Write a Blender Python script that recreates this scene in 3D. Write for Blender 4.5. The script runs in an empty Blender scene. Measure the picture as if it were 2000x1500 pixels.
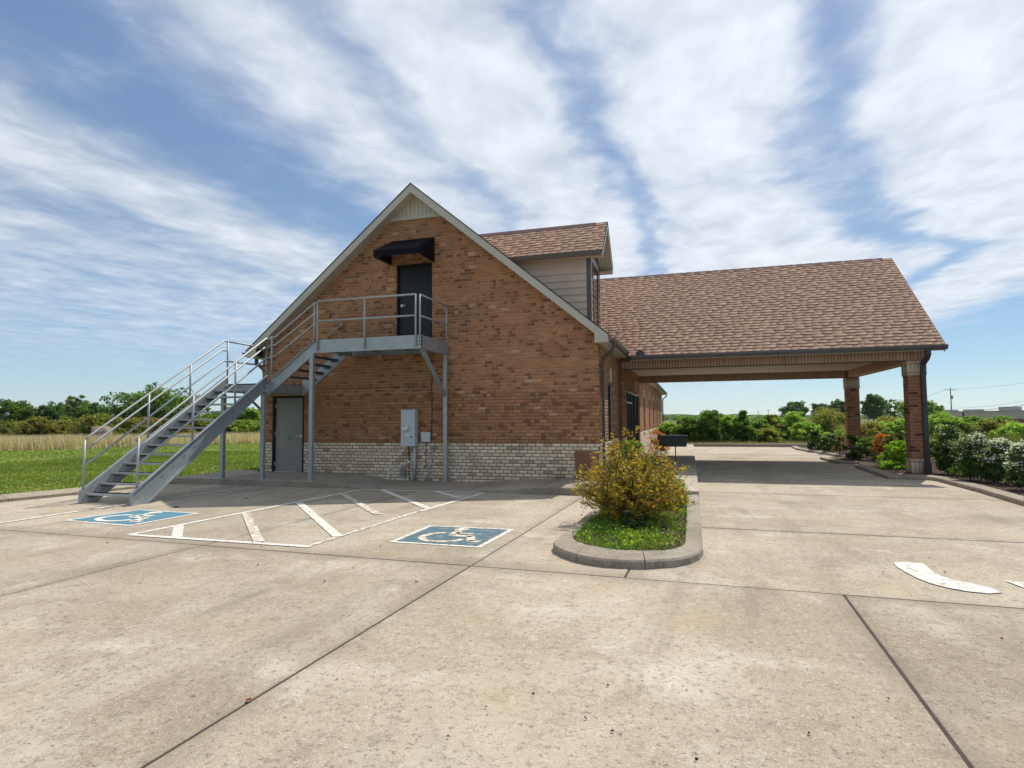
import bpy, math, random
import numpy as np
from mathutils import Matrix, Vector

S = bpy.context.scene
COL = S.collection
rad = math.radians
rng = np.random.default_rng(7)
random.seed(7)

# ------------------------------------------------------------------ camera
CAMZ = 1.55
YAW, PITCH, ROLL = rad(16.59), rad(3.37), rad(-0.4245)
FPX = 1164.0                                   # focal length in photo pixels (2000 wide)
_f = np.array([-math.sin(YAW)*math.cos(PITCH), math.cos(YAW)*math.cos(PITCH), math.sin(PITCH)])
_r = np.array([math.cos(YAW), math.sin(YAW), 0.0])
_u = np.cross(_r, _f)
CR = _r*math.cos(ROLL)+_u*math.sin(ROLL)
CU = -_r*math.sin(ROLL)+_u*math.cos(ROLL)
CF = _f
CP = np.array([0, 0, CAMZ])
cam = bpy.data.cameras.new('camera')
cam.sensor_fit = 'HORIZONTAL'; cam.sensor_width = 36; cam.lens = 36*FPX/2000
cam.clip_start = 0.05; cam.clip_end = 20000
camo = bpy.data.objects.new('camera', cam); COL.objects.link(camo)
M = Matrix(((CR[0], CU[0], -CF[0], 0), (CR[1], CU[1], -CF[1], 0), (CR[2], CU[2], -CF[2], CAMZ), (0, 0, 0, 1)))
camo.matrix_world = M
S.camera = camo

def ray(px, py):
    return CF + CR*(px-1000)/FPX + CU*(750-py)/FPX
def onz(px, py, z):                             # a pixel's point on the level z
    d = ray(px, py); t = (z-CAMZ)/d[2]; return CP+t*d
def ony(px, py, y):
    d = ray(px, py); t = y/d[1]; return CP+t*d
def atd(px, py, dist):                          # point at a forward distance
    return CP+ray(px, py)*dist

# ------------------------------------------------------------------ light
SUNV = np.array([0.29, 0.655, 1.0]); SUNV /= np.linalg.norm(SUNV)
SUN_EL = math.asin(SUNV[2]); SUN_AZ = math.atan2(SUNV[0], SUNV[1])     # azimuth from +Y towards +X
sun = bpy.data.lights.new('sun', 'SUN'); sun.energy = 3.3; sun.angle = rad(0.53); sun.color = (1.0, 0.94, 0.85)
suno = bpy.data.objects.new('sun', sun); COL.objects.link(suno)
suno.rotation_euler = Vector(SUNV).to_track_quat('Z', 'Y').to_euler()
suno.location = (20, 40, 60)

W = bpy.data.worlds.new('World'); S.world = W; W.use_nodes = True
SKY_STRENGTH = 0.15
def build_world():
    nt = W.node_tree; N = nt.nodes; L = nt.links; N.clear()
    def nd(t, **k):
        n = N.new(t)
        for a, b in k.items(): setattr(n, a, b)
        return n
    def mth(op, a, b=None, c=None, clamp=False):
        n = nd('ShaderNodeMath', operation=op, use_clamp=clamp)
        for i, v in enumerate((a, b, c)):
            if v is None: continue
            if isinstance(v, (int, float)): n.inputs[i].default_value = v
            else: L.new(v, n.inputs[i])
        return n.outputs[0]
    out = nd('ShaderNodeOutputWorld'); bg = nd('ShaderNodeBackground')
    bg.inputs['Strength'].default_value = SKY_STRENGTH
    sky = nd('ShaderNodeTexSky', sky_type='NISHITA', sun_disc=False)
    sky.sun_elevation = SUN_EL; sky.sun_rotation = SUN_AZ
    sky.altitude = 200; sky.air_density = 1.0; sky.dust_density = 0.25; sky.ozone_density = 2.2
    tc = nd('ShaderNodeTexCoord'); sp = nd('ShaderNodeSeparateXYZ'); L.new(tc.outputs['Generated'], sp.inputs[0])
    zc = mth('MAXIMUM', sp.outputs[2], 0.02)
    u = mth('DIVIDE', sp.outputs[0], zc); v = mth('DIVIDE', sp.outputs[1], zc)
    # drift: the right-hand streaks bend with v
    bend = mth('MULTIPLY', mth('MULTIPLY', mth('MAXIMUM', mth('ADD', u, 0.1), 0.0), mth('SUBTRACT', v, 1.8)), -0.30)
    bend = mth('MAXIMUM', bend, -1.2)
    cx = nd('ShaderNodeCombineXYZ'); L.new(mth('MULTIPLY', u, 1.0), cx.inputs[0]); L.new(mth('MULTIPLY', v, 0.5), cx.inputs[1])
    def noise(scale, detail, rough, sx, sy, dist=0.0, lac=2.0, off=0.0):
        c = nd('ShaderNodeCombineXYZ'); L.new(mth('MULTIPLY', u, sx), c.inputs[0]); L.new(mth('MULTIPLY', v, sy), c.inputs[1]); c.inputs[2].default_value = off
        n = nd('ShaderNodeTexNoise'); n.inputs['Scale'].default_value = scale; n.inputs['Detail'].default_value = detail
        n.inputs['Roughness'].default_value = rough; n.inputs['Distortion'].default_value = dist; n.inputs['Lacunarity'].default_value = lac
        L.new(c.outputs[0], n.inputs['Vector']); return n.outputs[0]
    warp = mth('MULTIPLY', mth('SUBTRACT', noise(1.3, 5, 0.55, 1.0, 0.55, 0.3, off=3.1), 0.5), 0.46)
    warp2 = mth('MULTIPLY', mth('SUBTRACT', noise(3.6, 5, 0.55, 1.0, 0.8, 0.3, off=8.4), 0.5), 0.26)
    us = mth('ADD', mth('ADD', mth('ADD', u, bend), warp), warp2)
    mr = nd('ShaderNodeMapRange'); mr.inputs['From Min'].default_value = -3.6; mr.inputs['From Max'].default_value = 2.4; L.new(us, mr.inputs['Value'])
    cr = nd('ShaderNodeValToRGB'); cr.color_ramp.interpolation = 'B_SPLINE'; L.new(mr.outputs[0], cr.inputs[0])
    stops = [(-3.6, .5), (-3.1, .66), (-2.82, .30), (-2.5, .74), (-2.15, .74), (-1.92, .36), (-1.62, .0), (-1.42, .10), (-1.18, .80), (-1.0, .78), (-.88, .30),
             (-.76, .86), (-.36, 1.0), (-.24, -.05), (-.13, 1.0), (.26, 1.05), (.42, -.15), (.56, 1.0), (.95, 1.0), (1.3, .62), (1.6, .10), (2.4, .08)]
    stops = [(p, (c+.2)/1.4) for p, c in stops]
    el = cr.color_ramp.elements
    while len(el) > 1: el.remove(el[-1])
    for i, (p, c) in enumerate(stops):
        e = el[0] if i == 0 else el.new((p+3.6)/6.0)
        e.position = (p+3.6)/6.0; e.color = (c, c, c, 1)
    big = noise(1.5, 6, 0.55, 1.0, 0.7, 0.3, off=1.7); fine = noise(5.2, 6, 0.56, 1.0, 0.72, 0.35, off=5.5)
    dens = mth('ADD', mth('SUBTRACT', mth('MULTIPLY', cr.outputs[0], 1.4), .2), mth('ADD', mth('MULTIPLY', mth('SUBTRACT', big, .5), .70), mth('MULTIPLY', mth('SUBTRACT', fine, .5), .72)))
    m2 = nd('ShaderNodeMapRange', interpolation_type='SMOOTHSTEP'); m2.inputs['From Min'].default_value = 0.0; m2.inputs['From Max'].default_value = 1.12
    L.new(dens, m2.inputs['Value'])
    # the veil thins low over the horizon
    hz = nd('ShaderNodeMapRange', interpolation_type='SMOOTHSTEP'); hz.inputs['From Min'].default_value = 0.03; hz.inputs['From Max'].default_value = 0.20
    hz.inputs['To Min'].default_value = 0.28
    L.new(sp.outputs[2], hz.inputs['Value'])
    cov = mth('MULTIPLY', mth('MULTIPLY', m2.outputs[0], hz.outputs[0]), 0.93)
    # cloud brightness: thin cirrus lit through, a little brighter towards the sun
    sv = nd('ShaderNodeVectorMath', operation='DOT_PRODUCT'); L.new(tc.outputs['Generated'], sv.inputs[0]); sv.inputs[1].default_value = tuple(SUNV)
    gl = mth('POWER', mth('MAXIMUM', sv.outputs['Value'], 0.0), 4.0)
    br = mth('ADD', mth('MULTIPLY', gl, .7), mth('ADD', 3.95, mth('MULTIPLY', mth('SUBTRACT', fine, .5), 2.0)))
    cc = nd('ShaderNodeCombineXYZ')
    L.new(mth('MULTIPLY', br, 0.94), cc.inputs[0]); L.new(mth('MULTIPLY', br, 0.985), cc.inputs[1]); L.new(mth('MULTIPLY', br, 1.05), cc.inputs[2])
    # a cap on the glare that the sky model draws round the sun
    sb = nd('ShaderNodeSeparateXYZ'); L.new(sky.outputs[0], sb.inputs[0])
    kf = mth('DIVIDE', 1.0, mth('ADD', 1.0, mth('DIVIDE', sb.outputs[2], 5.6)))
    hs = nd('ShaderNodeVectorMath', operation='MULTIPLY'); L.new(sky.outputs[0], hs.inputs[0]); hs.inputs[1].default_value = (1.02, 1.04, 1.02)
    cap = nd('ShaderNodeVectorMath', operation='SCALE'); L.new(hs.outputs[0], cap.inputs[0]); L.new(kf, cap.inputs['Scale'])
    lo = nd('ShaderNodeMapRange', interpolation_type='SMOOTHSTEP'); lo.inputs['From Min'].default_value = 0.0; lo.inputs['From Max'].default_value = 0.30
    L.new(sp.outputs[2], lo.inputs['Value'])
    tv = nd('ShaderNodeMix', data_type='VECTOR'); L.new(lo.outputs[0], tv.inputs['Factor']); tv.inputs[4].default_value = (0.78, 0.97, 1.20); tv.inputs[5].default_value = (1, 1, 1)
    cap2 = nd('ShaderNodeVectorMath', operation='MULTIPLY'); L.new(cap.outputs[0], cap2.inputs[0]); L.new(tv.outputs[1], cap2.inputs[1]); cap = cap2
    mx = nd('ShaderNodeMix', data_type='VECTOR'); L.new(cov, mx.inputs['Factor']); L.new(cap.outputs[0], mx.inputs[4]); L.new(cc.outputs[0], mx.inputs[5])
    L.new(mx.outputs[1], bg.inputs['Color']); L.new(bg.outputs[0], out.inputs[0])
build_world()

S.view_settings.view_transform = 'Standard'; S.view_settings.look = 'None'
S.view_settings.exposure = 0.52; S.view_settings.gamma = 1.0; S.view_settings.use_curve_mapping = False
S.render.engine = 'CYCLES'
S.cycles.max_bounces = 6; S.cycles.transparent_max_bounces = 4; S.cycles.diffuse_bounces = 4

# ------------------------------------------------------------------ materials
MATS = {}
def mat(name, col=(.5, .5, .5), rough=.8, metal=0.0, spec=.4, var=0.12, vscale=3.0, fine=0.0, fscale=60.0, bump=0.0, bscale=80.0,
        tint=False, trans=0.0, col2=None, c2scale=2.0, c2lo=.5, c2hi=.65, stretch=(1, 1, 1), coat=0.0, local=False, randv=0.0, low=0.0, lscale=.9):
    m = bpy.data.materials.new(name); m.use_nodes = True; MATS[name] = m
    nt = m.node_tree; N = nt.nodes; L = nt.links; N.clear()
    out = N.new('ShaderNodeOutputMaterial'); p = N.new('ShaderNodeBsdfPrincipled')
    p.inputs['Roughness'].default_value = rough; p.inputs['Metallic'].default_value = metal
    p.inputs['Specular IOR Level'].default_value = spec; p.inputs['Coat Weight'].default_value = coat
    if local: g = N.new('ShaderNodeTexCoord').outputs['Object']
    else: g = N.new('ShaderNodeNewGeometry').outputs['Position']
    mp = N.new('ShaderNodeMapping'); mp.inputs['Scale'].default_value = stretch; L.new(g, mp.inputs[0]); pos = mp.outputs[0]
    def noise(s, d=4, r=.6):
        n = N.new('ShaderNodeTexNoise'); n.inputs['Scale'].default_value = s; n.inputs['Detail'].default_value = d; n.inputs['Roughness'].default_value = r
        L.new(pos, n.inputs['Vector']); return n.outputs[0]
    if tint:
        a = N.new('ShaderNodeAttribute'); a.attribute_name = 'tint'; c = a.outputs['Color']
    else:
        a = N.new('ShaderNodeRGB'); a.outputs[0].default_value = (*col, 1); c = a.outputs[0]
    if col2 is not None:
        mr = N.new('ShaderNodeMapRange'); mr.interpolation_type = 'SMOOTHSTEP'; mr.inputs[1].default_value = c2lo; mr.inputs[2].default_value = c2hi
        L.new(noise(c2scale, 6, .65), mr.inputs[0])
        mx = N.new('ShaderNodeMix'); mx.data_type = 'RGBA'; L.new(mr.outputs[0], mx.inputs[0]); L.new(c, mx.inputs[6]); mx.inputs[7].default_value = (*col2, 1); c = mx.outputs[2]
    def scale_by(c, fac, amt):
        # c * (1 + amt*(fac-.5)*2)
        ma = N.new('ShaderNodeMath'); ma.operation = 'MULTIPLY_ADD'; L.new(fac, ma.inputs[0]); ma.inputs[1].default_value = 2*amt; ma.inputs[2].default_value = 1-amt
        vm = N.new('ShaderNodeVectorMath'); vm.operation = 'SCALE'; L.new(c, vm.inputs[0]); L.new(ma.outputs[0], vm.inputs['Scale']); return vm.outputs[0]
    if var: c = scale_by(c, noise(vscale, 5, .65), var*2.2)
    if fine: c = scale_by(c, noise(fscale, 3, .7), fine*2.2)
    if low: c = scale_by(c, noise(lscale, 6, .7), low*2.2)
    if randv:
        oi = N.new('ShaderNodeObjectInfo'); c = scale_by(c, oi.outputs['Random'], randv)
    L.new(c, p.inputs['Base Color'])
    if bump:
        b = N.new('ShaderNodeBump'); b.inputs['Strength'].default_value = bump; b.inputs['Distance'].default_value = .01
        L.new(noise(bscale, 6, .7), b.inputs['Height']); L.new(b.outputs[0], p.inputs['Normal'])
    if trans:
        t = N.new('ShaderNodeBsdfTranslucent'); vm = N.new('ShaderNodeVectorMath'); vm.operation = 'MULTIPLY'; L.new(c, vm.inputs[0]); vm.inputs[1].default_value = (1.55, 1.6, .75)
        L.new(vm.outputs[0], t.inputs['Color'])
        ms = N.new('ShaderNodeMixShader'); ms.inputs[0].default_value = trans; L.new(p.outputs[0], ms.inputs[1]); L.new(t.outputs[0], ms.inputs[2]); L.new(ms.outputs[0], out.inputs[0])
    else: L.new(p.outputs[0], out.inputs[0])
    return m

def concrete(name, base, dark, light, seed=0.0, stain=.5, edge=False):
    """weathered concrete: patches, pale scuffs, gritty pits"""
    m = bpy.data.materials.new(name); m.use_nodes = True; MATS[name] = m
    nt = m.node_tree; N = nt.nodes; L = nt.links; N.clear()
    out = N.new('ShaderNodeOutputMaterial'); p = N.new('ShaderNodeBsdfPrincipled'); p.inputs['Roughness'].default_value = .92; p.inputs['Specular IOR Level'].default_value = .25
    g = N.new('ShaderNodeNewGeometry').outputs['Position']
    def noise(s, d=5, r=.6, off=0.0, dist=0.0, st=(1, 1, 1)):
        mp = N.new('ShaderNodeMapping'); mp.inputs['Location'].default_value = (off+seed, off*.7, 0); mp.inputs['Scale'].default_value = st; L.new(g, mp.inputs[0])
        n = N.new('ShaderNodeTexNoise'); n.inputs['Scale'].default_value = s; n.inputs['Detail'].default_value = d; n.inputs['Roughness'].default_value = r; n.inputs['Distortion'].default_value = dist
        L.new(mp.outputs[0], n.inputs['Vector']); return n.outputs[0]
    def mr(x, a, b, lo=0., hi=1.):
        n = N.new('ShaderNodeMapRange'); n.interpolation_type = 'SMOOTHSTEP'; n.inputs[1].default_value = a; n.inputs[2].default_value = b; n.inputs[3].default_value = lo; n.inputs[4].default_value = hi; L.new(x, n.inputs[0]); return n.outputs[0]
    def mix(f, a, b):
        n = N.new('ShaderNodeMix'); n.data_type = 'RGBA'
        L.new(f, n.inputs[0])
        for i, v in ((6, a), (7, b)):
            if isinstance(v, tuple): n.inputs[i].default_value = (*v, 1)
            else: L.new(v, n.inputs[i])
        return n.outputs[2]
    c = mix(mr(noise(.5, 6, .66, 2., .5), .40, .62), base, dark)
    c = mix(mr(noise(1.1, 6, .68, 17.), .50, .74, 0, .85), c, light)
    c = mix(mr(noise(2.6, 7, .72, 31., .6, (1, .55, 1)), .55, .78, 0, stain), c, tuple(x*.62 for x in dark))
    c = mix(mr(noise(7, 5, .78, 5., .4), .50, .70, 0, .65), c, tuple(x*.62 for x in dark))
    c = mix(mr(noise(16, 4, .78, 25., .4), .52, .68, 0, .45), c, light)
    c = mix(mr(noise(24, 4, .8, 9.), .53, .66, 0, .85), c, tuple(x*.40 for x in dark))
    c = mix(mr(noise(85, 3, .75, 13.), .50, .66, 0, .55), c, tuple(min(1, x*1.12) for x in light))
    # tyre-dragged stains along the lanes, rust-tan blotches, a tone of its own for every slab
    c = mix(mr(noise(.9, 6, .7, 51., .8, (1.0, .22, 1)), .50, .74, 0, .55), c, tuple(x*.60 for x in dark))
    c = mix(mr(noise(.8, 5, .6, 63., .3), .50, .72, 0, .45), c, (base[0]*1.02, base[1]*.90, base[2]*.74))
    if edge:
        tg = N.new('ShaderNodeTexCoord'); sx = N.new('ShaderNodeSeparateXYZ'); L.new(tg.outputs['Generated'], sx.inputs[0])
        def m_(op, a, b):
            n = N.new('ShaderNodeMath'); n.operation = op
            for i, v in enumerate((a, b)):
                if isinstance(v, float): n.inputs[i].default_value = v
                else: L.new(v, n.inputs[i])
            return n.outputs[0]
        e = m_('MINIMUM', m_('MINIMUM', sx.outputs[0], m_('SUBTRACT', 1.0, sx.outputs[0])), m_('MINIMUM', sx.outputs[1], m_('SUBTRACT', 1.0, sx.outputs[1])))
        e = m_('ADD', e, m_('MULTIPLY', m_('SUBTRACT', noise(1.6, 6, .7, 71.), .5), .10))
        c = mix(mr(e, .075, .0, 0, .45), c, tuple(x*.62 for x in dark))
    oi = N.new('ShaderNodeObjectInfo'); ma = N.new('ShaderNodeMath'); ma.operation = 'MULTIPLY_ADD'; L.new(oi.outputs['Random'], ma.inputs[0]); ma.inputs[1].default_value = .16; ma.inputs[2].default_value = .92
    vm = N.new('ShaderNodeVectorMath'); vm.operation = 'SCALE'; L.new(c, vm.inputs[0]); L.new(ma.outputs[0], vm.inputs['Scale']); c = vm.outputs[0]
    L.new(c, p.inputs['Base Color'])
    b = N.new('ShaderNodeBump'); b.inputs['Strength'].default_value = .7; b.inputs['Distance'].default_value = .008
    L.new(noise(70, 6, .75, 3.), b.inputs['Height']); L.new(b.outputs[0], p.inputs['Normal'])
    L.new(p.outputs[0], out.inputs[0]); return m

def paint(name, col, worn, lo=.56, hi=.66, sc=9):
    return mat(name, col, rough=.8, var=.08, vscale=2.5, fine=.05, fscale=50, col2=worn, c2scale=sc, c2lo=lo, c2hi=hi, bump=.2, bscale=70)

CONC = (.405, .350, .270)
concrete('concrete', CONC, (.305, .252, .182), (.545, .495, .405), 0., .95, True)
concrete('walk', (.31, .27, .215), (.25, .21, .16), (.37, .335, .275), 40., .4)
concrete('kerb', (.33, .29, .225), (.245, .205, .15), (.42, .38, .315), 80., .55)
concrete('pale_concrete', (.48, .425, .335), (.41, .355, .27), (.54, .49, .41), 20., .2)
mat('joint', (.055, .042, .035), .95, var=.3, vscale=9)
mat('white_paint', (.78, .77, .72), .75, var=.05)
paint('line_paint', (.66, .64, .57), (.36, .31, .24), .52, .62, 13)
paint('worn_paint', (.62, .58, .50), (.33, .28, .21), .46, .57, 12)
paint('blue_bright', (.07, .20, .27), (.25, .26, .24), .54, .78, 6)
paint('blue_worn', (.060, .125, .155), (.20, .23, .23), .45, .72, 7)
mat('brick', tint=True, rough=.9, spec=.25, low=.13, var=.14, vscale=30, fine=.16, fscale=140, bump=.5, bscale=120)
mat('mortar', (.53, .375, .25), .95, low=.13, var=.15, vscale=2, fine=.12, fscale=60, bump=.4, bscale=90)
mat('mortar_dark', (.16, .105, .07), .95, var=.2, vscale=3, fine=.15, fscale=60, bump=.4, bscale=90)
mat('shingle', tint=True, rough=.95, spec=.15, var=.07, vscale=.9, fine=.12, fscale=110, bump=.6, bscale=160)
mat('ridge_cap', (.14, .085, .08), .95, var=.15, vscale=6, fine=.2, fscale=100, bump=.5, bscale=150)
mat('roof_base', (.09, .06, .05), .95)
mat('trim', (.50, .47, .40), .55, var=.04, vscale=1.5, fine=.03, fscale=25)
mat('trim_dirty', (.46, .42, .35), .6, var=.10, vscale=4)
mat('soffit', (.52, .47, .39), .6, var=.05, vscale=2)
mat('vent_siding', (.50, .47, .40), .55, var=.05, vscale=4)
mat('lap_siding', (.50, .43, .355), .6, var=.07, vscale=3, fine=.04, fscale=40, randv=.05)
mat('bronze', (.045, .043, .045), .35, spec=.5, var=.15, vscale=6)
mat('gutter_grey', (.10, .098, .098), .38, spec=.5, var=.15, vscale=4)
mat('corner_trim', (.085, .085, .088), .5, var=.1)
mat('galv', (.36, .395, .41), .5, metal=.5, spec=.5, var=.16, vscale=7, fine=.08, fscale=45, col2=(.30, .33, .35), c2scale=14, c2lo=.5, c2hi=.7, bump=.08, bscale=20)
mat('galv_rail', (.40, .42, .42), .58, metal=.45, spec=.5, var=.12, vscale=9, fine=.06, fscale=60)
mat('grating', (.10, .105, .11), .6, metal=.5, var=.15, vscale=9)
mat('door_grey', (.255, .245, .225), .5, spec=.4, var=.12, vscale=2.2, fine=.05, fscale=40, col2=(.13, .145, .165), c2scale=2.6, c2lo=.60, c2hi=.72)
mat('door_black', (.018, .018, .022), .45, spec=.3, var=.12, vscale=3)
mat('frame_black', (.022, .02, .02), .7, spec=.2)
mat('steel', (.62, .60, .57), .28, metal=.9, var=.05)
mat('canvas', (.004, .004, .010), .7, spec=.12, var=.2, vscale=5, bump=.1, bscale=60)
mat('meter_grey', (.52, .555, .58), .45, spec=.4, var=.05, vscale=5, fine=.03)
mat('meter_dark', (.03, .03, .03), .4)
mat('dial', (.72, .72, .70), .25, spec=.6, var=.05)
mat('conduit', (.44, .45, .45), .5, metal=.3, var=.12, vscale=8)
mat('outlet_box', (.20, .225, .205), .55, var=.1)
mat('red_cable', (.09, .02, .018), .6, var=.1)
mat('black_cable', (.015, .014, .013), .6, var=.1)
mat('pvc', (.72, .71, .67), .5, var=.08)
mat('glass', (.012, .013, .016), .06, spec=.7, var=0)
mat('keystone', (.62, .57, .48), .8, var=.1)
mat('brown_panel', (.21, .105, .06), .8, var=.12, vscale=4, fine=.1)
mat('soil', (.060, .038, .026), .98, var=.3, vscale=4, fine=.3, fscale=40, bump=.9, bscale=30)
mat('mulch', tint=True, rough=.95, var=.15, vscale=20)
mat('lawn', (.125, .185, .028), .95, spec=.1, var=.18, vscale=.5, fine=.25, fscale=25, col2=(.20, .21, .06), c2scale=.45, c2lo=.45, c2hi=.7, bump=.6, bscale=40)
mat('field', (.115, .12, .045), .98, spec=.05, var=.2, vscale=.08, fine=.2, fscale=2, col2=(.17, .15, .075), c2scale=.05, c2lo=.45, c2hi=.65)
mat('leaf', tint=True, rough=.55, spec=.2, var=.12, vscale=3, trans=.5)
mat('blade', tint=True, rough=.7, spec=.2, var=.15, vscale=1.2, trans=.3)
mat('petal', (.78, .78, .74), .7, var=.05, trans=.2)
mat('bark', (.11, .08, .055), .95, var=.25, vscale=8, fine=.2, bump=.5, bscale=30)
mat('twig', (.13, .085, .05), .95, var=.2, vscale=8)
mat('hill', (.045, .075, .045), 1.0, spec=0, var=.25, vscale=.02, fine=.2, fscale=.12)
mat('wood_pole', (.11, .085, .065), .9, var=.2, vscale=3)
mat('wire', (.02, .02, .02), .6)
mat('far_wall', (.42, .39, .32), .85, var=.06, vscale=.2)
mat('far_brick', (.17, .06, .045), .9, var=.1, vscale=.5)
mat('far_metal', (.30, .31, .32), .6, var=.1)
mat('hay', (.27, .215, .155), .95, var=.2, vscale=3, fine=.3, fscale=25, col2=(.17, .12, .09), c2scale=4, c2lo=.45, c2hi=.65, bump=.9, bscale=25)
mat('red_leaf', (.22, .035, .02), .7)
mat('debris', (.028, .022, .018), .9)
mat('mail_black', (.012, .013, .015), .35, spec=.5)
mat('rust_post', (.09, .03, .022), .7)

# ------------------------------------------------------------------ mesh helpers
def link(name, me, parent=None):
    o = bpy.data.objects.new(name, me); COL.objects.link(o)
    if parent is not None: o.parent = parent
    return o
def tag(o, label=None, cat=None, group=None, kind=None):
    if label: o['label'] = label
    if cat: o['category'] = cat
    if group: o['group'] = group
    if kind: o['kind'] = kind
    return o
def empty(name, loc=(0, 0, 0), rz=0.0):
    o = bpy.data.objects.new(name, None); COL.objects.link(o); o.location = loc; o.rotation_euler = (0, 0, rz); o.empty_display_size = .2; return o
def set_tint(me, t):
    t = np.asarray(t, dtype=np.float32)
    a = me.attributes.new('tint', 'FLOAT_COLOR', 'FACE')
    full = np.ones((len(t), 4), np.float32); full[:, :3] = t
    a.data.foreach_set('color', full.ravel())
def quadmesh(name, V, F, m, parent=None, tint=None, smooth=False):
    """fast mesh from arrays: V (n,3), F (k,4) or (k,3)"""
    V = np.asarray(V, np.float32); F = np.asarray(F, np.int32)
    me = bpy.data.meshes.new(name); k = F.shape[1]
    me.vertices.add(len(V)); me.vertices.foreach_set('co', V.ravel())
    me.loops.add(F.size); me.loops.foreach_set('vertex_index', F.ravel())
    me.polygons.add(len(F)); me.polygons.foreach_set('loop_start', np.arange(0, F.size, k, dtype=np.int32))
    me.polygons.foreach_set('loop_total', np.full(len(F), k, np.int32))
    if smooth: me.polygons.foreach_set('use_smooth', np.ones(len(F), bool))
    me.update(calc_edges=True)
    if tint is not None: set_tint(me, tint)
    me.materials.append(MATS[m])
    return link(name, me, parent)

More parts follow.
